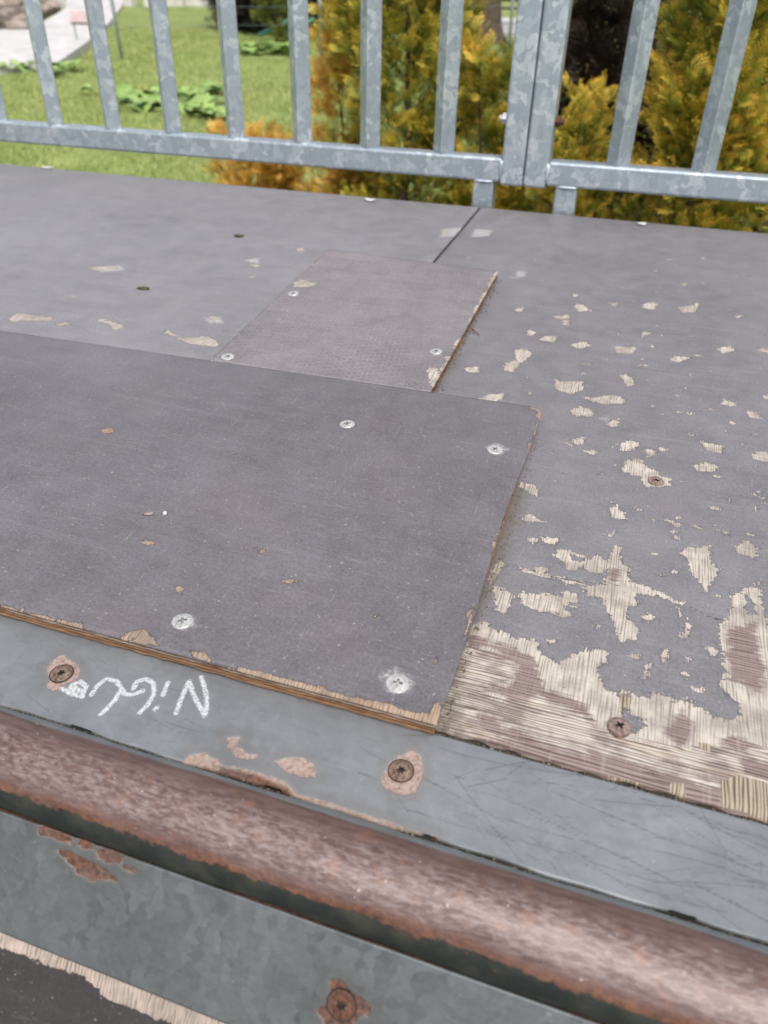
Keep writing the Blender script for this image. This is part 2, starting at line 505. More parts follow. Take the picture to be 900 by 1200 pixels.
def pipe_material():
    s = Mat('worn_pipe_paint')
    ang = s.add(s.attr('ang'), s.add(s.mul(s.sub(s.noise(1.0, 4, .65, s.scaled((45, 160, 160))), .5), .42), s.mul(s.sub(s.noise(220, 4, .7), .5), .34)))
    st = s.noise(1.0, 4, .65, s.scaled((60, 330, 330)))
    st2 = s.noise(1.0, 4, .7, s.scaled((190, 560, 560), (3, 1, 7)))
    sp = s.noise(340, 3, .6)
    col = s.mix(s.rng(st, .36, .64), (.084, .043, .037), (.140, .085, .075))
    wear = s.mul(s.rng(s.attr('ang'), -.40, .10, 0, 1, True), s.rng(s.attr('ang'), 1.0, .62, 0, 1, True))
    col = s.mix(s.mul(s.rng(st2, .44, .66), s.add(.10, s.mul(wear, .5))), col, (.30, .243, .236))
    col = s.mix(s.mul(s.rng(st, .56, .74), s.add(.05, s.mul(wear, .5))), col, (.20, .155, .155))
    col = s.mix(s.mul(s.rng(s.noise(120, 3), .58, .70), .3), col, (.26, .12, .07))
    col = s.mix(s.mul(s.rng(sp, .69, .73), .6), col, (.52, .47, .46))
    col = s.mix(s.mul(s.rng(s.noise(500, 2, .5, s.scaled((1, 1, 1), (5, 5, 5))), .70, .74), .8), col, (.10, .04, .03))
    # orange rust line, then the dark coating that the boards never reach
    rustm = s.mul(s.rng(ang, .84, 1.04), s.rng(s.noise(35, 4, .65), .30, .55, .35, 1.0))
    rcol = s.mix(s.rng(s.noise(300, 4, .65), .35, .65), (.055, .022, .012), (.17, .065, .03))
    col = s.mix(s.mul(rustm, .9), col, rcol)
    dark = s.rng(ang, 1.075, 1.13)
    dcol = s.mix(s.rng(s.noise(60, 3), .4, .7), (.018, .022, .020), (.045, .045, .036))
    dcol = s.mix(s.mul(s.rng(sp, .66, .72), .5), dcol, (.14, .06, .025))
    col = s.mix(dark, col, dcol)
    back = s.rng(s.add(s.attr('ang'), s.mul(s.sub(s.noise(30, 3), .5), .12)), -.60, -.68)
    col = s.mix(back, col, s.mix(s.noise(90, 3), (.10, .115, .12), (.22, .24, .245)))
    h = s.add(s.add(s.mul(st2, .5), s.mul(sp, .5)), s.mul(rustm, s.noise(420, 3)))
    nrm = s.bump(h, .0006, .6)
    rgh = s.fmix(s.mx(rustm, dark), s.add(.40, s.mul(s.sub(st2, .5), .35)), .68)
    return s.done(col, rgh, s.mul(s.sub(1.0, s.mx(rustm, dark)), .12), nrm, s.fmix(dark, .55, .3))

def galv_material():
    s = Mat('galvanised_steel')
    s.co = s.n('ShaderNodeNewGeometry').outputs['Position']
    wn_ = s.n('ShaderNodeTexNoise'); s.put(wn_.inputs['Vector'], s.co); wn_.inputs['Scale'].default_value = 45
    vs = s.n('ShaderNodeVectorMath', operation='SCALE'); s.put(vs.inputs[0], wn_.outputs['Color']); vs.inputs['Scale'].default_value = .06
    va = s.n('ShaderNodeVectorMath', operation='ADD'); s.put(va.inputs[0], s.co); s.put(va.inputs[1], vs.outputs[0])
    c = s.voro(62, vec=va.outputs[0], out='Color')
    bw = s.n('ShaderNodeRGBToBW'); s.put(bw.inputs[0], c)
    f = s.rng(bw.outputs[0], .25, .80)
    nz = s.noise(150, 4, .65)
    v = s.add(f, s.mul(s.sub(nz, .5), .8))
    col = s.ramp(v, [(0, (.345, .392, .435)), (.45, (.39, .438, .48)), (.75, (.455, .503, .545)), (1, (.57, .61, .645))])
    col = s.mix(s.mul(s.rng(s.noise(300, 2), .7, .74), .6), col, (.70, .72, .74))
    rgh = s.fmix(f, .42, .35)
    dr = s.rng(s.noise(1.0, 4, .65, s.scaled((90, 90, 9))), .52, .72)
    col = s.mix(s.mul(dr, .35), col, (.25, .275, .29))
    nrm = s.bump(s.add(nz, s.mul(s.noise(18, 2), 2.0)), .0012, .35)
    return s.done(col, rgh, .65, nrm, .5)

def leaf_material(name, c_in, c_mid, c_tip, trans=.28):
    """colour by the spray's own age: 'tip' rises to the young ends, 'rnd' differs by spray"""
    s = Mat(name)
    t = s.add(s.mul(s.attr('tip'), .62), s.add(s.mul(s.attr('rnd'), .42), s.mul(s.sub(s.noise(5.0, 3), .5), .55)))
    col = s.ramp(t, [(.22, c_in), (.52, c_mid), (.82, c_tip)])
    s.done(col, .6, 0, None, .25)
    tr = s.n('ShaderNodeBsdfTranslucent'); s.put(tr.inputs[0], col)
    mxs = s.n('ShaderNodeMixShader'); mxs.inputs[0].default_value = trans
    s.t.links.new(s.b.outputs[0], mxs.inputs[1]); s.t.links.new(tr.outputs[0], mxs.inputs[2])
    s.t.links.new(mxs.outputs[0], s.out.inputs['Surface'])
    return s.m

M_SHEET = film_material('worn_film_sheet', (.154, .147, .157), .0075, .1, .2, extra=True, scuff=.30, rough=.47, pale=True)
M_REAR = film_material('worn_film_rear', (.180, .173, .183), .0075, .3, .15, scuff=.30, rough=.45, pale=True, shrink=.0018, bare=(.36, .325, .29))
M_FRONT = film_material('film_front', (.117, .108, .117), .0078, .2, .16, scuff=.22, rough=.46, rg=.4, bare=(.28, .205, .15), pale=True)
M_PATCH = film_material('film_patch', (.172, .156, .163), .0068, .5, .6, scuff=.45, rough=.55, hexcol=.34)
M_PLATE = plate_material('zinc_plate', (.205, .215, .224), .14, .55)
M_PLATE_SHADED = plate_material('zinc_plate_low_shaded', (.112, .121, .124), .42, .5)  # base darker than the upper plate: shade from in front put into the colour
M_PIPE = pipe_material()
M_GALV = galv_material()
M_PLY = [simple('ply_pale', (.14, .070, .034), (.32, .19, .10), 1, .85, vec=(60, 400, 900), bump=.0006),
         simple('ply_dark', (.075, .034, .017), (.22, .10, .046), 1, .85, vec=(500, 300, 900), bump=.0006),
         simple('ply_grey', (.16, .12, .09), (.42, .35, .28), 1, .85, vec=(80, 400, 900), bump=.0006)]
M_WOODDARK = simple('dark_joist_wood', (.012, .010, .008), (.05, .04, .03), 90, .9)
M_SILVER = simple('zinc_screw', (.36, .355, .34), (.60, .59, .575), 420, .45, .5, .0006)
M_RUSTY = simple('rusty_screw', (.085, .045, .030), (.27, .185, .145), 420, .62, .35, .0006)
M_RUSTY2 = simple('brown_screw', (.15, .095, .075), (.36, .27, .235), 420, .5, .5, .0005)
M_RUSTRED = simple('red_rust_screw', (.05, .022, .015), (.15, .068, .042), 420, .75, .2, .0006)
M_RECESS = simple('screw_recess_dirt', (.012, .010, .009), (.05, .042, .035), 300, .9)
M_RECESS2 = simple('screw_recess_grey', (.10, .095, .085), (.30, .28, .26), 300, .7)
M_GRIT = simple('grit', (.03, .025, .018), (.26, .22, .16), 500, .9)
M_BARK = simple('bark', (.045, .032, .024), (.15, .11, .08), 1, .9, vec=(60, 60, 9), bump=.006)

# ================================================================== the setting
def ground_pt(x, y, dz=0.0):
    return on_z(x, y, GZ + dz)
def lawn_height(x, y):
    return 0.035 * np.sin(x * .9 + 1.3 * np.sin(y * .37)) * np.cos(y * .7) + 0.02 * np.sin(x * 2.7 + y * 1.9)
s = Mat('lawn')
n1 = s.noise(1.6, 5, .65); n2 = s.noise(14, 4, .65); n3 = s.noise(.33, 3, .6)
c = s.mix(s.rng(n2, .3, .7), (.11, .155, .04), (.23, .285, .09))
c = s.mix(s.rng(n1, .42, .68), c, (.28, .32, .11))
c = s.mix(s.mul(s.rng(n3, .52, .68), .5), c, (.23, .21, .085))
M_LAWN = s.done(c, .9, 0, s.bump(s.add(n2, s.mul(n1, 2.0)), .05, .8), .15)
gx = steps((-400, -40, 30), (-40, -1, .3), (-1, 30, 1.5), (30, 400, 40))
gy = steps((-200, -8, 24), (-8, 45, .4), (45, 700, 60))
X, Y = np.meshgrid(gx, gy)
Z = GZ + np.where((np.abs(X) < 39) & (Y > -7) & (Y < 44), lawn_height(X, Y), 0)
I = np.arange(X.size).reshape(X.shape)
me = mesh_np('lawn', np.stack([X.ravel(), Y.ravel(), Z.ravel()], -1),
             np.stack([I[:-1, :-1], I[:-1, 1:], I[1:, 1:], I[1:, :-1]], -1).reshape(-1, 4), True, None, M_LAWN)
tag(link('lawn', me), kind='structure')

def slab(name, pts, z0, z1, mat):
    bm = bmesh.new()
    a = [bm.verts.new((p[0], p[1], z1)) for p in pts]
    b = [bm.verts.new((p[0], p[1], z0)) for p in pts]
    bm.faces.new(a)
    n = len(pts)
    for i in range(n):
        bm.faces.new((a[i], b[i], b[(i + 1) % n], a[(i + 1) % n]))
    return link(name, bm_mesh(name, bm, mat))
M_PATH = simple('pale_concrete', (.42, .405, .395), (.56, .54, .53), 3.0, .85, spec=.2)
pp = [ground_pt(*q, .10) for q in ((-330, 96), (-60, 82), (0, 79), (62, 76), (82, 63), (106, 46), (130, 24), (149, -2), (78, -2), (76, 10), (58, 21), (40, 32), (-20, 36), (-200, 44))]
tag(slab('path', pp, GZ - .1, GZ + .10, M_PATH), kind='structure')
M_ASPH = simple('asphalt', (.04, .04, .042), (.075, .073, .07), 60, .9, spec=.2)
tag(slab('asphalt_pad', [(-6, -9, 0), (6, -9, 0), (6, -.9, 0), (-6, -.9, 0)], GZ - .05, GZ + .09, M_ASPH), kind='structure')

# ================================================================== skate ramp
ramp = tag(empty('skate_ramp', (0, 0, 0)), 'weathered skate ramp platform of grey film plywood with rusty steel coping pipe', 'skate ramp')
X0, X1 = -1.55, .95            # ramp's width
YB = .9900                     # rear edge of the deck
ZF, ZP = .0105, .0103          # tops of the two overlaid boards

# --- traced wear, in deck metres
A5 = lambda pts: deck(crop(pts, 450, 560, .5))
A4 = lambda pts: deck(crop(pts, 450, 280, .5))
big_peel = [(536, 742), (552, 732), (567, 727), (581, 737), (600, 745), (627, 749), (637, 767), (655, 775), (680, 762), (710, 760), (712, 775), (700, 785), (710, 807), (730, 815), (760, 815), (775, 812), (795, 822), (820, 827), (835, 840), (862, 845), (867, 827), (840, 802), (850, 787), (845, 760), (842, 730), (855, 722), (857, 697), (875, 690), (890, 682), (895, 710), (902, 735), (930, 760), (980, 790), (1100, 830), (1250, 900), (1250, 1080), (900, 975), (505, 866)]
peels = [deck(big_peel)]
for q in ([(470, 195), (500, 178), (525, 195), (530, 165), (545, 157), (558, 165), (555, 195), (575, 210), (578, 240), (610, 250), (650, 268), (690, 290), (705, 292), (700, 300), (660, 285), (600, 268), (585, 280), (605, 290), (590, 300), (575, 300), (570, 330), (600, 350), (595, 380), (555, 385), (540, 355), (535, 330), (515, 300), (515, 280), (470, 280), (480, 255), (520, 240), (525, 215), (500, 228), (465, 210)],
          [(390, 178), (410, 168), (440, 170), (445, 190), (470, 197), (468, 208), (445, 216), (425, 215), (420, 195)],
          [(350, 208), (387, 208), (385, 220), (360, 228)], [(308, 203), (330, 210), (390, 226), (450, 242), (475, 240), (472, 252), (440, 250), (390, 236), (325, 220)],
          [(318, 263), (350, 270), (400, 273), (452, 268), (457, 285), (425, 302), (442, 320), (420, 330), (398, 318), (350, 310), (320, 292)],
          [(253, 256), (290, 260), (302, 275), (287, 318), (262, 312)], [(275, 183), (284, 200), (267, 232), (250, 252), (243, 235), (260, 205)],
          [(318, 8), (342, 10), (363, 28), (357, 47), (335, 32), (316, 20)], [(318, 92), (345, 83), (378, 104), (330, 102)], [(362, 136), (407, 138), (407, 152), (380, 157)],
          [(527, 70), (545, 60), (568, 85), (562, 98), (533, 92)],
          [(692, 175), (715, 160), (767, 160), (772, 200), (788, 215), (767, 245), (757, 272), (743, 250), (718, 222), (713, 195)],
          [(822, 160), (850, 143), (878, 165), (872, 193), (850, 182), (828, 177)], [(652, 93), (672, 96), (700, 108), (692, 116), (668, 105)],
          [(765, 112), (790, 118), (815, 130), (808, 134), (785, 125)], [(602, 325), (620, 315), (638, 330), (620, 343)], [(682, 298), (692, 300), (698, 322), (690, 326)],
          [(686, 367), (705, 360), (710, 328), (720, 345), (717, 372), (700, 378)], [(747, 393), (767, 390), (784, 412), (770, 421)], [(606, 440), (627, 433), (624, 460), (606, 470)],
          [(647, 405), (662, 398), (668, 427), (653, 431)], [(702, 453), (715, 453), (715, 474), (701, 472)]):
    peels.append(A5(q))
for q in ([(536, 250), (590, 253), (587, 270), (545, 267)], [(442, 153), (467, 153), (488, 169), (455, 170)], [(522, 148), (550, 149), (542, 160)], [(602, 155), (620, 146), (643, 151), (634, 167), (608, 162)],
          [(687, 160), (720, 154), (743, 147), (730, 172), (698, 172)], [(357, 235), (385, 227), (410, 229), (397, 242)], [(432, 248), (465, 238), (491, 250), (460, 257)],
          [(303, 260), (330, 253), (350, 270), (327, 287), (302, 312), (277, 306), (283, 291), (310, 284)], [(398, 329), (440, 333), (468, 334), (468, 351), (440, 364), (403, 352)],
          [(187, 299), (227, 299), (222, 314), (193, 312)], [(552, 319), (577, 318), (588, 341), (570, 347)], [(447, 369), (500, 371), (530, 363), (568, 374), (562, 387), (510, 387), (488, 379)],
          [(437, 400), (460, 391), (493, 404), (488, 417), (438, 411)], [(522, 430), (550, 421), (548, 440), (528, 442)], [(216, 375), (255, 360), (288, 364), (267, 382), (228, 382)],
          [(657, 280), (690, 273), (724, 277), (690, 290)], [(777, 255), (810, 250), (823, 262), (795, 269)], [(782, 385), (800, 376), (831, 385), (815, 394)],
          [(737, 471), (765, 478), (798, 485), (792, 502), (758, 497)], [(722, 530), (760, 520), (788, 535), (772, 547), (728, 542)], [(857, 505), (880, 496), (910, 503), (910, 524), (873, 520)],
          [(552, 480), (580, 468), (603, 480), (587, 492), (558, 500)], [(567, 519), (600, 513), (614, 533), (642, 543), (653, 558), (676, 562), (670, 578), (612, 582), (598, 556), (556, 545)],
          [(607, 493), (632, 493), (643, 506), (620, 512)], [(443, 470), (467, 463), (470, 479), (446, 482)], [(467, 497), (503, 497), (492, 509)], [(398, 180), (430, 177), (442, 184), (410, 189)],
          [(418, 189), (437, 189), (437, 203), (418, 201)], [(332, 214), (357, 214), (354, 227), (336, 226)], [(608, 214), (628, 219), (600, 234)], [(848, 404), (877, 406), (888, 421), (858, 420)],
          [(802, 427), (828, 427), (818, 437)], [(875, 255), (905, 258), (900, 268), (880, 266)], [(305, 163), (327, 160), (328, 170), (310, 172)], [(440, 130), (457, 128), (455, 135), (442, 136)],
          [(360, 98), (376, 97), (372, 103)], [(820, 178), (845, 180), (830, 186)], [(690, 103), (716, 104), (705, 110)], [(890, 365), (915, 366), (912, 377), (890, 376)]):
    peels.append(A4(q))
for k in range(420):       # small flakes all over the right-hand sheet
    x = random.uniform(-.16, .55)
    y = .05 + .9 * random.random() ** 1.5
    if x < .01 and y < .68: continue
    if random.random() < .25: x, y = random.gauss(.10, .08), abs(random.gauss(.30, .16)) + .05
    r = random.choice((.0011, .0012, .0013, .0014, .0016, .0018, .002, .0022, .003))
    peels.append(blob((x, y), r * random.uniform(1, 2.2), r, 8, .45))
for k in range(70):        # and beyond the picture to the right, as the sheet goes on
    peels.append(blob((random.uniform(.24, .9), random.uniform(.03, .7)), random.uniform(.003, .02), random.uniform(.003, .013), 11, .5))
islands = [deck([(874, 697), (884, 708), (882, 722), (874, 714)]), deck([(728, 831), (738, 831), (741, 841), (754, 843), (752, 857), (740, 856), (729, 846)])]
deep = [deck([(528, 770), (543, 764), (567, 759), (592, 770), (608, 786), (600, 795), (575, 803), (570, 812), (590, 818), (612, 815), (640, 818), (690, 835), (705, 852), (730, 864), (760, 872), (790, 877), (820, 868), (850, 863), (880, 870), (910, 882), (1250, 980), (1250, 1100), (505, 868)])]
red = [deck(q) for q in ([(545, 742), (560, 745), (580, 750), (600, 757), (627, 770), (632, 790), (640, 808), (670, 815), (690, 825), (697, 846), (680, 836), (640, 816), (615, 815), (600, 823), (585, 815), (570, 808), (575, 802), (600, 800), (610, 787), (600, 775), (570, 758), (545, 758)],
       [(784, 838), (800, 832), (813, 849), (811, 869), (798, 878), (778, 858)], [(850, 735), (885, 730), (892, 760), (897, 800), (890, 810), (855, 795)], [(711, 665), (727, 665), (727, 682), (714, 682)],
       [(838, 864), (860, 858), (885, 872), (880, 885), (845, 874)], [(560, 832), (640, 870), (640, 880), (560, 850)], [(690, 875), (760, 900), (830, 915), (830, 940), (690, 895)], [(870, 885), (905, 893), (905, 915), (870, 905)],
       [(575, 862), (640, 874), (700, 890), (770, 905), (845, 922), (950, 945), (950, 985), (512, 864)])]
ochre = [deck(q) for q in ([(843, 912), (868, 907), (910, 918), (910, 965), (875, 948), (846, 942)], [(784, 914), (804, 917), (804, 936), (787, 931)], [(712, 905), (752, 914), (750, 922), (715, 912)], [(817, 867), (836, 870), (834, 880), (822, 876)], [(725, 815), (742, 814), (738, 838), (727, 836)])]
dirt = [deck(q) for q in ([(566, 640), (604, 565), (622, 575), (612, 610), (596, 655), (578, 690), (562, 725), (540, 745), (535, 745)], [(535, 745), (556, 738), (548, 765), (540, 800), (545, 830), (540, 862), (505, 862), (515, 820)])]
cracks = [(A5([(700, 292), (740, 315), (785, 335), (800, 345)]), .0005), (A5([(300, 203), (390, 229), (470, 246)]), .0004), (A5([(480, 245), (560, 252), (640, 268)]), .0004),
          (deck([(540, 845), (600, 862), (700, 890), (800, 913), (900, 940)]), .0003), (deck([(590, 840), (680, 862), (740, 880), (830, 903)]), .0003), (A4([(205, 198), (222, 222)]), .0005)]

for k in range(130):
    x, y = random.uniform(.01, .3), random.uniform(.03, .75)
    a_ = random.gauss(0, .35) + (3.14 if random.random() < .5 else 0)
    ln = [(x, y)]
    for j in range(random.randint(3, 7)):
        a_ += random.gauss(0, .35)
        ln.append((ln[-1][0] + math.cos(a_) * .006, ln[-1][1] + math.sin(a_) * .005))
    cracks.append((np.array(ln), random.uniform(-.0001, .0002)))
sheet_pale = [deck(q) for q in ([(604, 318), (616, 318), (616, 324), (606, 325)], [(556, 268), (578, 270), (572, 277), (552, 278)], [(700, 490), (712, 488), (712, 494)])]
def sheet_attrs(Xg, Yg, V):
    P = V[:, :2].astype(float)
    pe = sdf_many(P, peels)
    pe = np.minimum(pe, -sdf_many(P, islands))
    ck = np.full(len(P), -.012)
    for l, h in cracks: ck = np.maximum(ck, sdf_line(P, l, h))
    de = sdf_many(P, deep)
    V[:, 2] -= .0004 * np.clip(pe / .001, 0, 1) + .0008 * np.clip(de / .002, 0, 1)
    V[:, 2] -= .0022 * np.clip(1 - (P[:, 1] - .003) / .006, 0, 1) ** 2
    return dict(pale=sdf_many(P, sheet_pale), peel=pe, deep=de, red=sdf_many(P, red), ochre=sdf_many(P, ochre), dirt=sdf_many(P, dirt, .02), crack=ck)
def flat(Xg, Yg): return np.stack([Xg, Yg, np.zeros_like(Xg)], -1)
def right_place(Xg, Yg):
    V = flat(Xg, Yg)
    front = Yg < .0031
    V[:, 1] += np.where(front, .0004 * np.sin(Xg * 71) + .0005 * np.sin(Xg * 333 + 1), 0)
    return V
right = sheet('plywood_sheet', steps((-.1945, -.02, .004), (-.02, .30, .0016), (.30, X1, .012)),
              steps((.003, .22, .0016), (.22, .45, .0022), (.45, YB, .004)), right_place, sheet_attrs, .003, M_SHEET, ramp)
tag(right, 'large right-hand sheet, its grey film peeled to bare wood along the front')

C3 = lambda pts: deck(crop(pts, 0, 280, .5))
rear_peels = [C3(q) for q in ([(10, 188), (40, 170), (90, 179), (130, 183), (120, 195), (60, 191), (30, 196)], [(120, 200), (150, 192), (174, 200), (140, 206)], [(210, 190), (240, 186), (270, 194), (302, 205), (265, 217), (250, 200)],
              [(370, 214), (400, 214), (430, 230), (490, 227), (512, 238), (522, 250), (500, 254), (440, 247), (395, 227)], [(480, 185), (495, 176), (522, 187), (500, 197)], [(580, 60), (595, 54), (614, 63), (598, 69)], [(580, 88), (622, 81), (590, 94)],
              [(225, 238), (238, 240), (232, 246)], [(430, 255), (445, 258), (435, 265)], [(690, 22), (715, 20), (720, 28), (695, 30)], [(160, 132), (185, 131), (188, 137), (165, 139)], [(465, 112), (485, 113), (478, 120)])]
rear_peels += [deck(q) for q in ([(545, 274), (562, 271), (580, 274), (560, 279)], [(515, 270), (523, 268), (528, 273), (518, 277)], [(100, 313), (135, 311), (142, 315), (110, 318)])]
for k in range(80):
    rear_peels.append(blob((random.uniform(-1.5, -.22), random.uniform(.36, .97)), random.uniform(.001, .004), random.uniform(.001, .0025), 8, .45))
rear_pale = [deck(q) for q in ([(112, 313), (140, 311), (146, 316), (118, 319)], [(520, 268), (548, 266), (540, 276), (515, 278)], [(285, 305), (305, 302), (302, 310)], [(240, 372), (258, 371), (262, 379), (245, 378)])]
rear = sheet('plywood_sheet', steps((X0, -.9, .01), (-.9, -.1985, .003)), steps((.003, .33, .03), (.33, YB, .003)), flat,
             lambda a, b, V: dict(peel=sdf_many(V[:, :2].astype(float), rear_peels), pale=sdf_many(V[:, :2].astype(float), rear_pale)), .003, M_REAR, ramp)
tag(rear, 'rear left sheet, pale grey film with a few flaked spots')

# --- the front overlay board
rr = on_z(634, 482, ZF); rl = on_z(0, 387.5, ZF); rm_ = on_z(618, 475.5, ZF)
slope = (rm_[1] - rl[1]) / (rm_[0] - rl[0])
YR = rm_[1]
def front_place(Xg, Yg):
    # Xg in [X0,0], Yg in [0,1]
    yr = YR + slope * (Xg - rm_[0])
    y = -.003 + Yg * (yr + .003)
    rc = .011
    d = np.clip(y - (YR - rc), 0, rc)
    cut = rc - np.sqrt(np.maximum(rc ** 2 - d ** 2, 0))
    xr = rr[0] * Yg + .0012 * np.sin(Yg * 9) - cut
    wgt = np.clip((Xg + .03) / .03, 0, 1)
    x = Xg + wgt * xr
    z = ZF + 0 * x
    fr = np.clip(1 - (y + .003) / .004, 0, 1)
    rt = np.clip(1 - (0 - Xg) / .0015, 0, 1)
    z = z - .0012 * fr ** 2 - .0006 * rt
    return np.stack([x, y, z], -1)
FB = lambda pts: deck(pts, ZF)
front_peels = [FB(q) for q in ([(164, 634), (180, 633), (184, 638), (168, 639)], [(296, 641), (312, 644), (309, 650), (300, 647)], [(327, 681), (340, 677), (353, 682), (335, 685)], [(205, 688), (216, 685), (214, 698), (207, 695)], [(118, 503), (132, 501), (134, 507), (122, 508)],
               [(435, 721), (446, 719), (442, 727)], [(69, 726), (98, 730), (100, 738), (70, 734)], [(144, 742), (170, 736), (182, 749), (186, 757), (162, 753)], [(222, 760), (243, 765), (250, 776), (225, 770)], [(540, 637), (546, 641), (540, 643)],
               [(398, 812), (410, 815), (459, 825), (471, 831), (503, 836), (508, 824), (517, 823), (518, 833), (512, 856), (498, 860), (400, 826)], [(280, 781), (320, 790), (380, 806), (402, 814), (400, 826), (280, 792)],
               [(617, 472), (628, 475), (637, 480), (640, 490), (632, 492), (627, 487), (631, 483), (620, 478)], [(507, 770), (512, 768), (515, 774), (509, 778)], [(576, 634), (582, 632), (583, 641), (577, 641)], [(546, 718), (553, 712), (554, 728), (547, 729)], [(618, 520), (624, 515), (622, 532), (617, 530)]
               )]
for k in range(30):
    front_peels.append(blob((random.uniform(-1.4, -.02), random.uniform(.03, .3)), random.uniform(.0005, .0011), random.uniform(.0005, .0009), 7, .4))
for k in range(60):
    x = random.uniform(-1.3, -.01)
    front_peels.append(blob((x, -.003 + random.uniform(-.001, .0015)), random.uniform(.003, .014), random.uniform(.0008, .0022), 10, .5))
for k in range(7):
    front_peels.append(blob((.0 + random.uniform(-.001, .001), random.uniform(.01, .32)), random.uniform(.0006, .0013), random.uniform(.002, .006), 8, .5))
front_pale = [FB(q) for q in ([(445, 792), (462, 783), (484, 795), (480, 812), (455, 812)], [(568, 524), (582, 519), (596, 527), (584, 533)], [(205, 720), (228, 722), (232, 734), (215, 738)])]
front = sheet('plywood_board', np.concatenate([steps((X0, -.62, .02), (-.62, -.012, .0026)), steps((-.012, 0, .0008))[1:]]), np.concatenate([steps((0, .05, .003)), steps((.05, 1, .0075))[1:]]), front_place,
              lambda a, b, V: dict(peel=sdf_many(V[:, :2].astype(float), front_peels), pale=sdf_many(V[:, :2].astype(float), front_pale)), .0006, M_FRONT, ramp)
tag(front, 'newer dark grey overlay board screwed down at the front, brown splintered edge')

# --- the small patch board
pc = [on_z(258, 411, ZP)[:2], on_z(508, 453, ZP)[:2], on_z(584, 318, ZP)[:2], on_z(385, 291.5, ZP)[:2]]
pc = [np.array(q) for q in pc]
def to_front(a, b):            # carry the side edge on until it butts against the front board
    d = a - b
    t = ((YR + slope * (b[0] - rm_[0]) + .0006) - b[1]) / (d[1] - slope * d[0])
    return b + d * t
pc[0], pc[1] = to_front(pc[0], pc[3]), to_front(pc[1], pc[2])
def patch_place(U, W):
    a = pc[0][None] * (1 - U)[:, None] + pc[1][None] * U[:, None]
    b = pc[3][None] * (1 - U)[:, None] + pc[2][None] * U[:, None]
    q = a * (1 - W)[:, None] + b * W[:, None]
    return np.concatenate([q, np.full((len(U), 1), ZP)], 1)
PB = lambda pts: deck(pts, ZP)
patch_peels = [PB(q) for q in ([(343, 331), (354, 327), (374, 333), (358, 337), (345, 336)], [(500, 430), (512, 432), (516, 445), (508, 455), (503, 449)], [(370, 299), (378, 297), (374, 303)], [(250, 412), (262, 404), (258, 414)],
               [(560, 308), (572, 309), (576, 313), (564, 312)], [(505, 290), (512, 289), (512, 293)])]
for k in range(34):
    f_ = random.random()
    q = pc[1] * (1 - f_) + pc[2] * f_
    patch_peels.append(blob(q, random.uniform(.001, .004), random.uniform(.003, .010), 9, .5))
for k in range(20):
    f_ = random.random()
    q = pc[0] * (1 - f_) + pc[3] * f_
    patch_peels.append(blob(q, random.uniform(.0006, .002), random.uniform(.002, .006), 9, .5))
patch = sheet('plywood_board', steps((0, 1, .009)), steps((0, 1, .009)), patch_place, lambda a, b, V: dict(peel=sdf_many(V[:, :2].astype(float), patch_peels)), .0006, M_PATCH, ramp)
tag(patch, 'small repair board with a fine diamond texture and splintered right edge')

# --- plies under the film of both overlay boards
def ply_stack(outline, top, bottom, parent, mats, jag, seed):
    r = random.Random(seed)
    n = len(mats)
    th = (top - bottom) / n
    # resample
    pts = []
    m = len(outline)
    for i in range(m):
        a, b = np.array(outline[i]), np.array(outline[(i + 1) % m])
        L = np.linalg.norm(b - a)
        k = max(1, int(L / .004))
        for j in range(k): pts.append(a + (b - a) * j / k)
    pts = np.array(pts)
    tang = np.roll(pts, -1, 0) - np.roll(pts, 1, 0)
    nrm = np.stack([tang[:, 1], -tang[:, 0]], -1)
    nrm /= np.linalg.norm(nrm, axis=1)[:, None]
    for i in range(n):
        base_in = r.uniform(.0, .0009) + (.0008 if i == n - 1 else 0)
        off = np.array([r.gauss(0, jag) for _ in pts])
        off = (off + np.roll(off, 1) + np.roll(off, 2)) / 1.7
        q = pts - nrm * (base_in + np.abs(off))[:, None]
        bm = bmesh.new()
        z0, z1 = bottom + th * i + .00005, bottom + th * (i + 1) - .00005
        A = [bm.verts.new((p[0], p[1], z1)) for p in q]
        B = [bm.verts.new((p[0], p[1], z0)) for p in q]
        K = len(A)
        for j in range(K):
            bm.faces.new((A[j], B[j], B[(j + 1) % K], A[(j + 1) % K]))
        bm.faces.new(A); bm.faces.new(B[::-1])
        link('ply', bm_mesh('ply', bm, M_PLY[mats[i]]), None, parent)
yl = YR + slope * (X0 - rm_[0])
ply_stack([(X0, -.0028), (-.0005, -.0028), (rr[0] - .0004, YR - .011), (rr[0] - .004, YR - .003), (rr[0] - .012, YR - .0004), (X0, yl - .0004)], ZF - .0004, .0006, front, [0, 1, 0, 1, 2, 1, 2], .0004, 3)
ply_stack([tuple(pc[0]), tuple(pc[1]), tuple(pc[2]), tuple(pc[3])], ZP - .0004, .0006, patch, [0, 1, 0, 0, 0], .0012, 4)

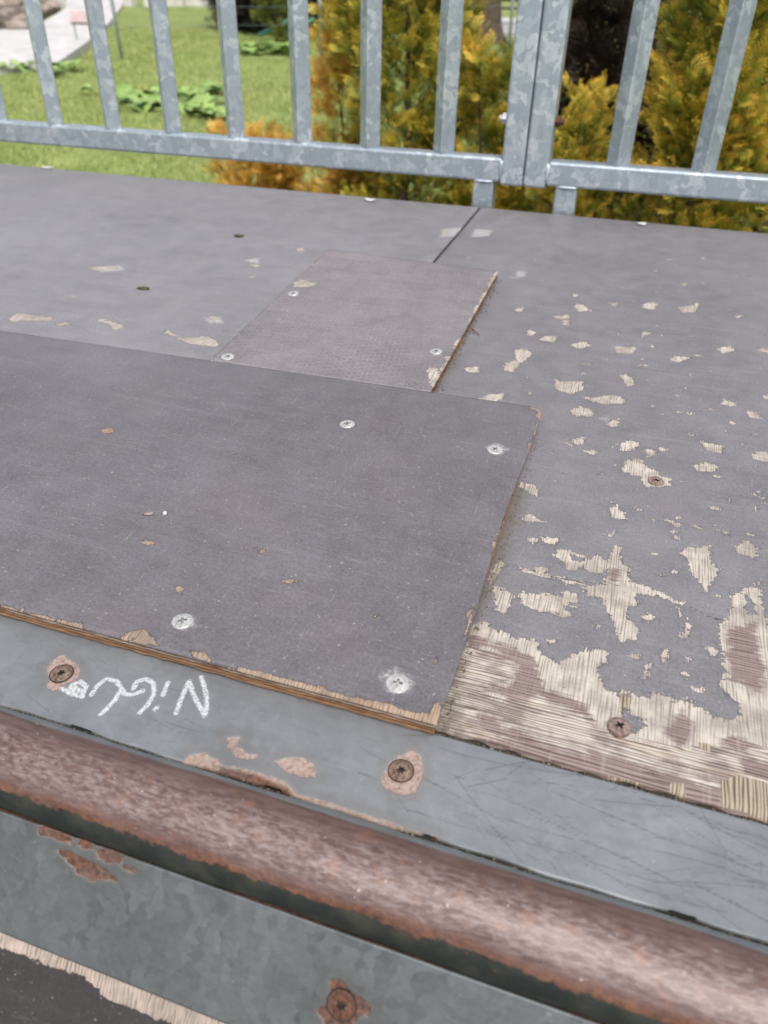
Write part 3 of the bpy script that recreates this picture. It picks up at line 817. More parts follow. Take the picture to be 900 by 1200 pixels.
# --- steel edge plates and coping
Y_PB, Y_PF, Z_PL = -.0006, -.0556, -.0010
PL = lambda pts: deck(pts, Z_PL)
D1 = lambda pts: PL(crop(pts, 40, 740, .24444))
strokes = [[(800, 218), (815, 260), (828, 320), (826, 370), (818, 402)], [(818, 402), (785, 345), (760, 290), (742, 238)], [(742, 238), (722, 285), (700, 335), (680, 392)],
           [(642, 246), (618, 303)], [(590, 362), (580, 372)],
           [(425, 296), (470, 303), (520, 284)], [(476, 275), (492, 240), (535, 226), (572, 248), (575, 300), (545, 350), (505, 388)],
           [(275, 302), (300, 262), (345, 226), (395, 236), (418, 272), (390, 322), (350, 366), (318, 394)], [(418, 272), (430, 296)],
           [(130, 270), (165, 292), (205, 305), (235, 292), (250, 262), (220, 238), (185, 250), (170, 278), (205, 300)], [(190, 262), (225, 285)], [(215, 300), (232, 310)]]
strokes = [D1(q) for q in strokes]
rusts = [D1(q) for q in ([(60, 180), (85, 150), (110, 125), (140, 112), (165, 135), (205, 155), (222, 190), (205, 235), (150, 250), (120, 275), (85, 290), (62, 265), (75, 235)],)]
D2 = lambda pts: PL(crop(pts, 210, 840, .34444))
rusts += [D2(q) for q in ([(690, 200), (715, 155), (760, 130), (795, 115), (825, 135), (832, 185), (820, 230), (800, 262), (765, 270), (720, 255), (692, 238)],
          [(160, 70), (185, 65), (208, 70), (200, 100), (225, 120), (268, 132), (268, 143), (225, 147), (190, 135), (165, 105)],
          [(322, 152), (370, 138), (420, 140), (455, 160), (468, 190), (462, 210), (420, 205), (370, 188)],
          [(10, 150), (40, 125), (80, 122), (130, 145), (155, 165), (200, 172), (260, 185), (310, 205), (360, 218), (385, 240), (400, 262), (385, 275), (330, 262), (200, 225), (60, 175)],
          [(395, 262), (440, 272), (520, 295), (600, 322), (700, 352), (800, 390), (880, 410), (880, 422), (780, 398), (640, 352), (480, 300), (400, 278)])]
darkr = [D2(q) for q in ([(140, 165), (200, 180), (260, 192), (310, 215), (370, 240), (385, 262), (330, 255), (200, 215), (130, 185)],)]
def hairlines(n, x0, x1, y0, y1, tilt, lmax, seed):
    r = random.Random(seed)
    out = []
    for k in range(n):
        x, y = r.uniform(x0, x1), r.uniform(y0, y1)
        a_ = r.gauss(tilt, .28) if r.random() < .8 else r.uniform(-1.5, 1.5)
        L_ = r.uniform(.006, lmax)
        cv = r.gauss(0, 3.0)
        ln = [(x, y)]
        for j in range(6):
            ln.append((ln[-1][0] + math.cos(a_) * L_ / 6, ln[-1][1] + math.sin(a_) * L_ / 6))
            a_ += cv * L_ / 6
        out.append((np.array(ln), r.choice((.00012, .00018, .00025, .00034))))
    return out
SCR = hairlines(60, -.5, .0, Y_PF, Y_PB, -.1, .05, 1) + hairlines(150, -.02, .28, Y_PF + .004, Y_PB, -.06, .09, 2)
def plate_attrs(Xg, Yg, V):
    P = V[:, :2].astype(float)
    ru = sdf_many(P, rusts)
    pa = np.full(len(P), -.012)
    for q in strokes: pa = np.maximum(pa, sdf_line(P, q, .0013))
    V[:, 2] -= .0004 * np.clip(ru / .001, 0, 1)
    for q in (on_z(72, 789, Z_PL), on_z(470, 903, Z_PL)):      # countersunk holes
        V[:, 2] -= np.where(np.hypot(P[:, 0] - q[0], P[:, 1] - q[1]) < .0056, .004, 0)
    V[:, 2] += .0005 * np.sin(P[:, 0] * 9) * np.clip((-.02 - P[:, 1]) / .03, 0, 1)
    sr = np.full(len(P), -.012)
    for l, h in SCR: sr = np.maximum(sr, sdf_line(P, l, h, .002))
    return dict(scr=sr, rust=ru, paint=pa, darkrust=sdf_many(P, darkr))
plate = sheet('steel_plate', steps((X0, -.52, .02), (-.52, .30, .0007), (.30, X1, .02)), steps((Y_PF, Y_PB, .0007)),
              lambda a, b: np.stack([a, b + np.where(b < Y_PF + .0005, .0006 * np.sin(a * 60) + .0004 * np.sin(a * 171), 0), np.full_like(a, Z_PL)], -1), plate_attrs, .0025, M_PLATE, ramp)
tag(plate, 'scratched blue-grey edge plate with white marker scrawl and rust spots')

PR, PY, PZ = .0225, -.0781, -.0102
ang = np.linspace(-math.pi, math.pi, 129)[:-1]
xs = steps((X0, -.55, .02), (-.55, .35, .004), (.35, X1, .02))
XX, AA = np.meshgrid(xs, ang)
wob = .00025 * np.sin(XX * 37 + AA * 3) + .00018 * np.sin(XX * 91 - AA * 5)
V = np.stack([XX, PY - (PR + wob) * np.sin(AA), PZ + (PR + wob) * np.cos(AA)], -1).reshape(-1, 3)
na, nx = XX.shape
I = np.arange(na * nx).reshape(na, nx)
J = np.roll(I, -1, 0)
F = np.stack([I[:, :-1], J[:, :-1], J[:, 1:], I[:, 1:]], -1).reshape(-1, 4)
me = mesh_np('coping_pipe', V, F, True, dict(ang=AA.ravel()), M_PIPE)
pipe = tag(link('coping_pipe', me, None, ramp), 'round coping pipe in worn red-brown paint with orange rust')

TY, TZ = -.1000, -.0168                         # top of the riding surface
SL = math.radians(50)                           # its slope there
EDIR = np.array([0, -math.cos(SL), -math.sin(SL)])
ENRM = np.array([0, -math.sin(SL), math.cos(SL)])
EO = np.array([0, TY, TZ])
def low(pts, lift=0.0):
    out = []
    o = EO + ENRM * lift
    for x, y in pts:
        d = ray(x, y)
        h = CAM + d * (((o - CAM) @ ENRM) / (d @ ENRM))
        out.append((h[0], (h - o) @ EDIR))
    return np.array(out)
L8 = lambda pts: low(crop(pts, 0, 940, .28889))
L7 = lambda pts: low(crop(pts, 340, 1050, .22222))
lrust = [L8(q) for q in ([(155, 95), (185, 85), (215, 105), (260, 120), (310, 150), (300, 170), (250, 155), (205, 140), (165, 130)], [(320, 145), (345, 135), (385, 165), (390, 190), (350, 190), (325, 172)],
         [(395, 195), (420, 180), (470, 185), (515, 215), (505, 240), (450, 248), (400, 225)], [(495, 250), (540, 250), (565, 270), (550, 285), (510, 268)],
         [(225, 185), (280, 190), (330, 215), (400, 245), (450, 275), (490, 310), (480, 325), (440, 310), (385, 320), (320, 285), (280, 240)])]
lrust += [L7(q) for q in ([(210, 430), (260, 425), (300, 450), (330, 500), (380, 525), (440, 580), (430, 620), (370, 640), (340, 680), (330, 760), (210, 760), (175, 640), (140, 600), (160, 575), (200, 560), (215, 500)],)]
LOWW = .0545
def low_place(a, b):
    q = EO[None] + EDIR[None] * b[:, None] + ENRM[None] * .0015
    q[:, 0] = a
    return q
SCR2 = hairlines(70, -.28, .12, .002, LOWW, 1.5, .02, 5) + hairlines(30, -.28, .12, .002, LOWW, .1, .03, 6)
def low_attrs(a, b, V):
    P = np.stack([a, b], -1)
    ru = sdf_many(P, lrust)
    lq = low([(400, 1178)], .0015)[0]
    hole = np.where(np.hypot(a - lq[0], b - lq[1]) < .0058, .004, 0)
    V += ENRM[None] * (-.0005 * np.clip(ru / .001, 0, 1) - hole)[:, None]
    sr = np.full(len(P), -.012)
    for l, h in SCR2: sr = np.maximum(sr, sdf_line(P, l, h, .002))
    return dict(scr=sr, rust=ru, darkrust=np.where(ru > -.01, ru + .003, -.01), paint=np.full(len(P), -.01))
plate2 = sheet('steel_plate', steps((X0, -.30, .02), (-.30, .20, .0009), (.20, X1, .02)), steps((0, LOWW, .0009))[::-1], low_place, low_attrs, .0012, M_PLATE_SHADED, ramp)
tag(plate2, 'dull spangled plate in shade-darkened colour below the pipe with red rust blisters')

# riding surface: sheet that curves down to the ground
RR = 3.15
def ride_place(a, b):
    th = SL - b / RR
    y = TY - RR * (math.sin(SL) - np.sin(th))
    z = TZ - RR * (np.cos(th) - math.cos(SL))
    q = np.stack([a, y, z], -1)
    q[:, 1:] -= ENRM[None, 1:] * .0016
    return q
edge_px = [(-120, 1068), (-40, 1098), (0, 1114), (30, 1123), (60, 1136), (95, 1147), (110, 1158), (118, 1170), (150, 1183), (170, 1192), (200, 1203), (300, 1250), (500, 1330)]
le = low(edge_px)
ride_wood = [np.concatenate([le, [(le[-1][0], .02), (le[0][0], .02)]])]
for k in range(40):
    xq = random.uniform(-1.4, .9)
    if -.42 < xq < .12: continue
    ride_wood.append(blob((xq, random.uniform(.06, .075)), random.uniform(.004, .02), random.uniform(.002, .006), 10, .5))
M_RIDE = film_material('riding_film', (.034, .028, .028), .0075, 0, .3, scuff=.08, rg=.45, bare=(.34, .275, .235), shrink=.0006)
ride = sheet('riding_sheet', steps((X0, -.35, .02), (-.35, .15, .0022), (.15, X1, .02)), steps((.04, .16, .0022), (.16, RR * SL - .02, .06))[::-1], ride_place,
             lambda a, b, V: dict(peel=sdf_many(np.stack([a, b], -1), ride_wood)), .006, M_RIDE, ramp)
tag(ride, 'near-black riding surface with a pale frayed wood edge')

# frame below: dark joists, side panels, rear fascia
bm = bmesh.new(); bm_box(bm, (X0, -.056, -.05), (X1, YB - .004, -.0045)); link('deck_frame', bm_mesh('deck_frame', bm, M_WOODDARK), None, ramp)
bm = bmesh.new(); bm_box(bm, (X0 + .001, -.1030, -.060), (X1 - .001, -.0565, -.0200)); link('coping_batten', bm_mesh('coping_batten', bm, M_PLY[1]), None, ramp)
for x in (X0 - .012, X1 + .0005):
    prof = [(YB, -.02), (YB, GZ)]
    bs = np.linspace(RR * SL - .02, 0, 24)
    pq = ride_place(np.zeros(24), bs)
    prof += [(q[1], q[2] - .012) for q in pq] + [(-.09, -.035)]
    bm = bmesh.new()
    A = [bm.verts.new((x, y, z)) for y, z in prof]; B = [bm.verts.new((x + .0115, y, z)) for y, z in prof]
    bm.faces.new(A); bm.faces.new(B[::-1])
    for i in range(len(prof)): bm.faces.new((A[i], A[(i + 1) % len(prof)], B[(i + 1) % len(prof)], B[i]))
    link('side_panel', bm_mesh('side_panel', bm, M_RIDE), None, ramp)
bm = bmesh.new(); bm_box(bm, (X0, YB - .0035, -.14), (X1, YB - .0005, -.0005)); link('rear_fascia', bm_mesh('rear_fascia', bm, M_RIDE), None, ramp)

# --- screws
def screw_mesh(name, R, recess, mat, dome=.0006, ring=False):
    bm = bmesh.new()
    N = 60
    rings = ([(R * 1.09, -.002), (R * 1.09, .00012), (R * 1.0, .00004)] if ring else [(R, -.003)]) + [(R * .995, 0.0001), (R * .93, dome * .7), (R * .62, dome)]
    loops = []
    for r, z in rings:
        loops.append([bm.verts.new((r * math.cos(6.28319 * i / N), r * math.sin(6.28319 * i / N), z)) for i in range(N)])
    for a, b in zip(loops[:-1], loops[1:]):
        for i in range(N): bm.faces.new((a[i], a[(i + 1) % N], b[(i + 1) % N], b[i]))
    def rec(a):
        if recess == 'cross':
            c_, s_ = abs(math.cos(a)), abs(math.sin(a))
            l, wd = R * .42, R * .115
            r1 = min(l / max(c_, 1e-6), wd / max(s_, 1e-6)); r2 = min(wd / max(c_, 1e-6), l / max(s_, 1e-6))
            return max(r1, r2, wd * 1.75)
        return R * (.31 + .085 * math.cos(6 * a))
    top = [bm.verts.new((rec(6.28319 * i / N) * math.cos(6.28319 * i / N), rec(6.28319 * i / N) * math.sin(6.28319 * i / N), dome)) for i in range(N)]
    bot = [bm.verts.new((v.co.x * .8, v.co.y * .8, dome - .0022)) for v in top]
    for i in range(N):
        bm.faces.new((loops[-1][i], loops[-1][(i + 1) % N], top[(i + 1) % N], top[i]))
        bm.faces.new((top[i], top[(i + 1) % N], bot[(i + 1) % N], bot[i]))
    bm.faces.new(bot)
    n_side = len(bm.faces)
    me = bm_mesh(name, bm, mat)
    me.materials.append(M_RECESS if mat is not M_SILVER else M_RECESS2)
    for p in me.polygons:
        cz = sum((me.vertices[v].co.z for v in p.vertices)) / len(p.vertices)
        cr = max(me.vertices[v].co.xy.length for v in p.vertices)
        if cz < dome - .0006 and cr < R * .58: p.material_index = 1
        if ring and cr > R * 1.01: p.material_index = 1
    return me
S_SIL = screw_mesh('screw', .0064, 'cross', M_SILVER, .0008)
S_BRN = screw_mesh('screw', .0060, 'cross', M_RUSTY2, .0010)
S_RST = screw_mesh('screw', .0060, 'torx', M_RUSTY, .0004, True)
S_RED = screw_mesh('screw', .0062, 'torx', M_RUSTRED, .0004, True)
def screw(me, pos, parent, rz, nrm=None, tilt=(0, 0)):
    o = link('screw', me, None, parent)
    o.location = pos
    if nrm is None:
        o.rotation_euler = (tilt[0], tilt[1], rz)
    else:
        q = Vector(nrm).to_track_quat('Z', 'Y')
        o.rotation_euler = (q @ Matrix.Rotation(rz, 3, 'Z').to_quaternion()).to_euler()
    return o
for (x, y), rz in zip(((407, 497), (580, 527), (214, 728), (466, 801)), (.3, 1.0, .55, .1)):
    screw(S_SIL, on_z(x, y, ZF + .0004) , front, rz, tilt=(random.uniform(-.05, .05), random.uniform(-.05, .05)))
for (x, y), rz in zip(((344, 344), (267, 418), (511, 412)), (.2, .9, .4)):
    screw(S_SIL, on_z(x, y, ZP + .0010), patch, rz, tilt=(random.uniform(-.07, .07), random.uniform(-.07, .07)))
screw(S_BRN, on_z(726, 851, .0012), right, .6, tilt=(-.06, .05))
screw(S_BRN, on_z(769, 564, .0002), right, .2, tilt=(.03, .05))
screw(S_RST, on_z(72, 789, Z_PL), plate, .3)
screw(S_RST, on_z(470, 903, Z_PL), plate, .1)
lp = low([(400, 1178)], .0015)[0]
screw(S_RED, EO + EDIR * lp[1] + ENRM * .0015 + np.array([lp[0], 0, 0]), plate2, .4, ENRM)

# ================================================================== railing panels
LEAN = math.atan(.056)
YRL = 1.0262
def bar_mesh(h):
    bm = bmesh.new()
    bm_box(bm, (-.0127, -.0127, 0), (.0127, .0127, h), .0018, Matrix.Rotation(math.radians(45), 4, 'Z'))
    return bm_mesh('bar', bm, M_GALV)
RZ0, RZ1, TOPZ = .0335, .0690, 1.02
BAR = bar_mesh(TOPZ - RZ1 + .002)
def part_box(name, lo, hi, parent, bev=.003):
    bm = bmesh.new(); bm_box(bm, lo, hi, bev)
    return link(name, bm_mesh(name, bm, M_GALV), None, parent)
def weld(parent, p, rx, ry, rz):
    bm = bmesh.new()
    bmesh.ops.create_icosphere(bm, subdivisions=2, radius=1)
    for v in bm.verts:
        k = 1 + .12 * math.sin(v.co.x * 7 + v.co.z * 5)
        v.co = Vector((p[0] + v.co.x * rx * k, p[1] + v.co.y * ry * k, p[2] + v.co.z * rz * k))
    link('weld', bm_mesh('weld', bm, M_GALV, True), None, parent)
def rail_panel(label, x_in, x_out, bars, foot, postside):
    e = tag(empty('railing_panel', (0, YRL, 0)), label, 'railing', 'galvanised railing panels bolted together behind the ramp')
    e.rotation_euler = (-LEAN, 0, 0)
    a, b = min(x_in, x_out), max(x_in, x_out)
    H = .0175
    post = (x_in, x_in + .036) if postside > 0 else (x_in - .036, x_in)
    farp = (b - .036, b) if postside > 0 else (a, a + .036)
    ra, rb = (post[1] - .0005, farp[0] + .0005) if postside > 0 else (farp[1] - .0005, post[0] + .0005)
    part_box('bottom_rail', (ra, -H, RZ0), (rb, H, RZ1), e, .004)
    part_box('top_rail', (ra, -H, TOPZ), (rb, H, TOPZ + .0355), e, .004)
    part_box('post', (post[0], -.018, RZ0 - .004), (post[1], .018, TOPZ + .0365), e, .004)
    part_box('post', (farp[0], -.018, RZ0 - .004), (farp[1], .018, TOPZ + .0365), e, .004)
    for fx in foot:
        part_box('foot', (fx - .0165, -.0165, -.32), (fx + .0165, .0165, RZ0 + .001), e, .003)
        weld(e, (fx, -.0165, RZ0), .017, .003, .0028)
    weld(e, (post[1] if postside > 0 else post[0], -.0165, (RZ0 + RZ1) / 2), .003, .0035, .016)
    for x in bars:
        o = link('bar', BAR, None, e)
        o.location = (x, 0, RZ1 - .001)
    # bolt through the pair of posts
    bm = bmesh.new()
    sgn = 1 if postside > 0 else -1
    bx = post[1] if postside > 0 else post[0]
    bm_tube(bm, (bx - sgn * .001, 0, .122), (bx + sgn * .007, 0, .122), .0085, n=6)
    bm_tube(bm, (bx + sgn * .0065, 0, .122), (bx + sgn * .0125, 0, .122), .0048, n=10)
    link('bolt', bm_mesh('bolt', bm, M_RUSTRED if postside > 0 else M_SILVER), None, e)
    return e
left_bars = [-1.137, -1.0125, -.888, -.7645, -.640, -.516, -.3955, -.2705]
rail_panel('galvanised railing panel with eight diamond-set bars, left of the paired posts', -.1365, -1.55, left_bars + [-1.262, -1.387], (-.1985, -1.45), -1)
rail_panel('galvanised railing panel to the right of the paired posts', -.1355, .95, [.0015, .1235, .247, .372, .496, .621, .745, .869], (-.0680, .88), 1)

# ================================================================== small loose things on the deck
def lump(name, pos, r, mat, sq=(1, 1, 1), seed=0, rz=0.0):
    rr_ = random.Random(seed)
    bm = bmesh.new()
    bmesh.ops.create_icosphere(bm, subdivisions=2, radius=1)
    for v in bm.verts:
        k = 1 + rr_.uniform(-.22, .22)
        v.co = Vector((v.co.x * sq[0], v.co.y * sq[1], v.co.z * sq[2])) * k * r
    o = link(name, bm_mesh(name, bm, mat, True))
    o.location = (pos[0], pos[1], pos[2] + r * sq[2] * .75)
    o.rotation_euler = (0, 0, rz)
    return o
M_WHITE = simple('pale_stone', (.42, .41, .385), (.62, .60, .57), 300, .7)
M_TWIG = simple('twig', (.10, .08, .065), (.36, .31, .27), 300, .9)
M_MOSS = simple('moss', (.02, .03, .010), (.07, .08, .03), 300, .95)
tag(lump('pebble', on_z(193.5, 603, ZF), .0015, M_WHITE, seed=1), 'tiny white pebble on the front board beside the bit of bark', 'pebble')
tag(lump('bark_crumb', on_z(173, 603, ZF), .0022, M_TWIG, (1.9, .7, .5), 2, .4), 'small grey bit of bark lying on the front board', 'bark')
tag(lump('moss_tuft', on_z(168, 338.5, 0), .0055, M_MOSS, (1.4, .9, .14), 3), 'dark moss speck on the rear left sheet, nearer the camera', 'moss')
tag(lump('moss_tuft', on_z(280, 277, 0), .0055, M_MOSS, (1.3, .9, .25), 4), 'dark olive moss speck on the rear left sheet, farther back', 'moss')
def flake(pos, l, wd, rz, seed, label, mat=M_WHITE):
    rr_ = random.Random(seed)
    bm = bmesh.new()
    n = 9
    A, B = [], []
    for i in range(n):
        a = 6.283 * i / n
        k = rr_.uniform(.7, 1.1)
        x, y = l * math.cos(a) * k, wd * math.sin(a) * k
        z = .0022 + .0018 * abs(x) / l
        A.append(bm.verts.new((x, y, z))); B.append(bm.verts.new((x, y, z - .0010)))
    bm.faces.new(A); bm.faces.new(B[::-1])
    for i in range(n): bm.faces.new((A[i], B[i], B[(i + 1) % n], A[(i + 1) % n]))
    o = link('wood_flake', bm_mesh('wood_flake', bm, mat))
    o.location = pos; o.rotation_euler = (0, 0, rz)
    return tag(o, label, 'flake')
flake(on_z(56, 197.5, 0), .014, .006, .1, 1, 'pale curled flake at the rear edge under the leftmost bars')
flake(on_z(434, 236, 0), .009, .006, -.2, 2, 'white flake at the rear edge just left of the paired posts')
flake(on_z(752, 264, 0), .008, .006, .3, 3, 'white flake at the rear edge right of the paired posts')
# splinter hanging off the patch board
bm = bmesh.new()
q0 = on_z(553, 385, .004); q1 = on_z(562, 393, .001)
bm_tube(bm, q0, q1, .0009, .0004, 5)
sp_ = link('splinter', bm_mesh('splinter', bm, M_PLY[1]), None, patch)

# grit packed in the gaps
pts = []
for k in range(1500):
    x = random.uniform(-.55, .35)
    pts.append((x, Y_PF - .0012 + random.gauss(0, .0007), -.0035 + random.uniform(-.001, .0015), random.uniform(.0003, .0010)))
for k in range(160):
    f_ = random.random() ** 1.3
    pts.append((.002 + abs(random.gauss(0, .0016)) + rr[0] * f_, .002 + f_ * .30, .0002, random.uniform(.0002, .0007)))
for k in range(260):
    pts.append((random.uniform(.0, .3), .0012 + random.gauss(0, .0006), -.0035, random.uniform(.0003, .0009)))
for k in range(110):
    f_ = random.random()
    q = pc[1] * (1 - f_) + pc[2] * f_
    pts.append((q[0] + abs(random.gauss(.002, .0025)), q[1], .0003, random.uniform(.0003, .0011)))
pts = np.array(pts)
tet = np.array([(1, 1, 1), (1, -1, -1), (-1, 1, -1), (-1, -1, 1)]) * .7
rot = rng.normal(size=(len(pts), 3, 3)); rot, _ = np.linalg.qr(rot)
V = (tet[None] @ rot) * pts[:, 3][:, None, None] + pts[:, None, :3]
F = (np.arange(len(pts))[:, None, None] * 4 + np.array([(0, 1, 2), (0, 3, 1), (0, 2, 3), (1, 3, 2)])[None]).reshape(-1, 3)
tag(link('grit', mesh_np('grit', V.reshape(-1, 3), F, False, None, M_GRIT)), 'dark grit and crumbs packed along the board edges', 'grit', kind='stuff')

# ================================================================== plants
def spray_template():
    """a flat fan of scale-leaf twigs, 1 long, along +x"""
    V, F, T = [], [], []
    def blade(a, b, w_):
        a, b = np.array(a, float), np.array(b, float)
        d = b - a; n = np.array([-d[1], d[0], 0]); n /= np.linalg.norm(n)
        i = len(V)
        mid = a * .45 + b * .55
        V.extend([a, mid + n * w_ + (0, 0, .02), b, mid - n * w_ + (0, 0, .02)])
        T.extend([a[0], mid[0], min(1, b[0] + .15), mid[0]])
        F.extend([(i, i + 1, i + 3), (i + 3, i + 1, i + 2)])
    blade((0, 0, 0), (1, 0, -.10), .035)
    for k, x in enumerate((.15, .32, .48, .64, .78)):
        l = (.42, .46, .40, .30, .20)[k]
        for sg in (-1, 1):
            xx = x + .05 * sg
            blade((xx, 0, -.02), (xx + l * .80, sg * l * .72, -.03 - .08 * l + random.uniform(-.09, .09)), .036)
    return np.array(V), np.array(F), np.clip(np.array(T), 0, 1)
SV, SF, ST = spray_template()
def scatter_sprays(name, pos, dirs, size, rnd, mat, parent=None, droop=.15):
    n = len(pos)
    d = dirs / np.linalg.norm(dirs, axis=1)[:, None]
    side = np.cross(d, rng.normal(size=(n, 3)) * .55 + np.array([0, 0, 1.0]))
    side /= np.linalg.norm(side, axis=1)[:, None]
    up = np.cross(side, d)
    R = np.stack([d, side, up], 1)                         # rows
    V = (SV[None] * size[:, None, None]) @ R + pos[:, None]
    F = (np.arange(n)[:, None, None] * len(SV) + SF[None]).reshape(-1, 3)
    at = dict(tip=np.tile(ST, n), rnd=np.repeat(rnd, len(SV)))
    me = mesh_np(name, V.reshape(-1, 3), F, False, at, mat)
    return link(name, me, None, parent)
def conifer(name, label, cat, base, H, R, n, size, mat, group=None, lean=(0, 0), prof=None, gaps=.35, shell=.55, trunk_r=None, even=False):
    e = tag(empty(name, base), label, cat, group)
    prof = prof or (lambda t: (1 - t) ** .75 * (.55 + .45 * min(1, t * 5)))
    # branch clusters make light and dark clumps
    nb = max(30, n // 45)
    u = rng.random(nb)
    tb = u * .97 if even else 1 - np.sqrt(1 - u * .985)
    ab = rng.random(nb) * 6.283
    rb = np.array([prof(t) for t in tb]) * R * rng.uniform(.62, 1.12, nb)
    cb = np.stack([np.cos(ab) * rb, np.sin(ab) * rb, tb * H + .05 * H * rng.normal(size=nb) * .4], -1)
    k = rng.integers(0, nb, n)
    ax = np.stack([cb[k, 0] * .15, cb[k, 1] * .15, cb[k, 2] - .28 * R - .12 * np.abs(rb[k])], -1)
    f_ = 1 - rng.random(n) ** 1.6 * (1 - .15)
    pos = ax + (cb[k] - ax) * f_[:, None] * rng.uniform(.8, 1.1, n)[:, None] + rng.normal(size=(n, 3)) * R * .085
    pos[:, 0] += lean[0] * pos[:, 2]; pos[:, 1] += lean[1] * pos[:, 2]
    dirs = (cb[k] - ax); dirs[:, 2] = np.abs(dirs[:, 2]) * .6 + .25 * R
    dirs = dirs / np.linalg.norm(dirs, axis=1)[:, None] + rng.normal(size=(n, 3)) * .42
    rad = np.hypot(pos[:, 0], pos[:, 1]) / (R + 1e-6)
    rnd = np.clip(rng.random(n) * .55 + .55 * rng.random(nb)[k] + .25 * (f_ - .6), 0, 1)
    scatter_sprays('crown', pos, dirs, size * rng.uniform(.6, 1.25, n), rnd, mat, e)
    bm = bmesh.new()
    tr = trunk_r or R * .07
    pts_ = [Vector((lean[0] * z + random.uniform(-.4, .4) * tr, lean[1] * z + random.uniform(-.4, .4) * tr, z)) for z in np.linspace(-.05, H * .70, 7)]
    for i in range(6): bm_tube(bm, pts_[i], pts_[i + 1], tr * (1 - i / 6.5), tr * (1 - (i + 1) / 6.5), 8, False)
    for j in range(14):
        kk = random.randrange(nb)
        z = min(H * .62, max(.05, cb[kk, 2] - .35 * R))
        bm_tube(bm, (lean[0] * z, lean[1] * z, z), (cb[kk, 0] * .8 + lean[0] * cb[kk, 2], cb[kk, 1] * .8 + lean[1] * cb[kk, 2], cb[kk, 2]), tr * .28, tr * .08, 5, False)
    link('trunk', bm_mesh('trunk', bm, M_BARK, True), None, e)
    return e
L_GOLD = leaf_material('thuja_gold', (.042, .085, .012), (.26, .29, .036), (.86, .57, .09))
L_ORNG = leaf_material('thuja_orange', (.17, .14, .018), (.60, .36, .05), (.84, .52, .14))
L_GREEN = leaf_material('thuja_green', (.030, .055, .009), (.22, .25, .032), (.78, .58, .085))
L_BROWN = leaf_material('conifer_brown', (.012, .010, .008), (.030, .022, .017), (.075, .052, .040), .1)
L_DARK = leaf_material('hedge_dark', (.010, .012, .008), (.026, .024, .018), (.055, .050, .040), .1)
def tree_at(px, Y): 
    p = on_y(px, 120, Y)
    return (p[0], p[1], GZ)
GT = 'golden thujas growing behind the railing'
conifer('thuja', 'tall green and gold thuja behind the middle bars', 'thuja', tree_at(478, 2.30), 2.45, .38, 11000, .062, L_GREEN, GT)
conifer('thuja', 'slim orange thuja just left of the tall green one', 'thuja', tree_at(400, 2.40), 1.70, .21, 6500, .055, L_ORNG, GT)
conifer('thuja', 'low round orange thuja at the left end of the row', 'thuja', tree_at(295, 2.45), 1.00, .27, 7000, .055, L_ORNG, GT, even=True, prof=lambda t: math.sqrt(max(0, 1 - t * t * .95)))
conifer('thuja', 'thin open thuja seen just left of the paired posts', 'thuja', tree_at(572, 2.25), 1.50, .24, 6500, .058, L_GOLD, GT)
conifer('thuja', 'golden thuja just right of the paired posts', 'thuja', tree_at(680, 2.05), 1.40, .24, 8000, .055, L_GOLD, GT)
conifer('thuja', 'broad golden thuja behind the two right-hand bars', 'thuja', tree_at(835, 2.05), 2.15, .29, 11000, .058, L_GOLD, GT)
conifer('thuja', 'dark green thuja at the right edge of the picture', 'thuja', tree_at(930, 2.3), 2.3, .36, 7000, .065, L_GREEN, GT)
conifer('brown_conifer', 'dark brown conifer standing behind the golden thujas on the right', 'conifer', tree_at(718, 3.4), 3.4, .55, 9000, .11, L_BROWN)

# far dark hedge trees, tree with thick trunk, shrub
for i, (px, py, lab) in enumerate(((272, 40, 'first'), (312, 40, 'second'), (385, 40, 'third'), (440, 40, 'fourth'))):
    b = ground_pt(px, py)
    conifer('dark_conifer', ('dark far conifer behind the fourth bar from the left', 'dark far conifer left of the teal poles', 'dark far conifer right of the thin fence post', 'dark far conifer mostly hidden by the tall green thuja')[i],
            'conifer', (b[0], b[1] + 1.5, GZ), 6.0, 1.35, 4200, .36, L_DARK, 'dark conifers at the far side of the lawn', prof=lambda t: (1 - t) ** .5)
b = ground_pt(328, 47)
L_YEL = leaf_material('shrub_yellowgreen', (.06, .09, .02), (.17, .20, .04), (.30, .31, .08))
conifer('shrub', 'yellow-green round shrub behind the teal poles', 'shrub', (b[0], b[1], GZ), 1.15, .6, 1500, .16, L_YEL, even=True, prof=lambda t: math.sqrt(max(0, 1 - t * t)))
b = ground_pt(551, 36)
tr = tag(empty('broadleaf_tree', tuple(ground_pt(566, 50))), 'thick dark tree trunk far behind the bars left of the paired posts', 'tree')
bm = bmesh.new()
for i in range(10):
    z0, z1 = i * .5, (i + 1) * .5
    r0, r1 = .30 + .22 * math.exp(-z0 * 2.5) - .012 * i, .30 + .22 * math.exp(-z1 * 2.5) - .012 * (i + 1)
    bm_tube(bm, (.03 * math.sin(i), .03 * math.cos(i * 1.7), z0 - .1), (.03 * math.sin(i + 1), .03 * math.cos(i * 1.7 + 1.7), z1 - .1), r0, r1, 12, False)
for a in range(6):
    bm_tube(bm, (0, 0, 3.4 + .2 * a), (2.0 * math.cos(a), 2.0 * math.sin(a), 5.6 + .2 * a), .14, .04, 6, False)
link('trunk', bm_mesh('trunk', bm, M_BARK, True), None, tr)
n = 3500
pos = rng.normal(size=(n, 3)); pos /= np.linalg.norm(pos, axis=1)[:, None]
pos = pos * (rng.random(n) ** .4)[:, None] * np.array([2.8, 2.8, 1.9]) + np.array([0, 0, 6.2])
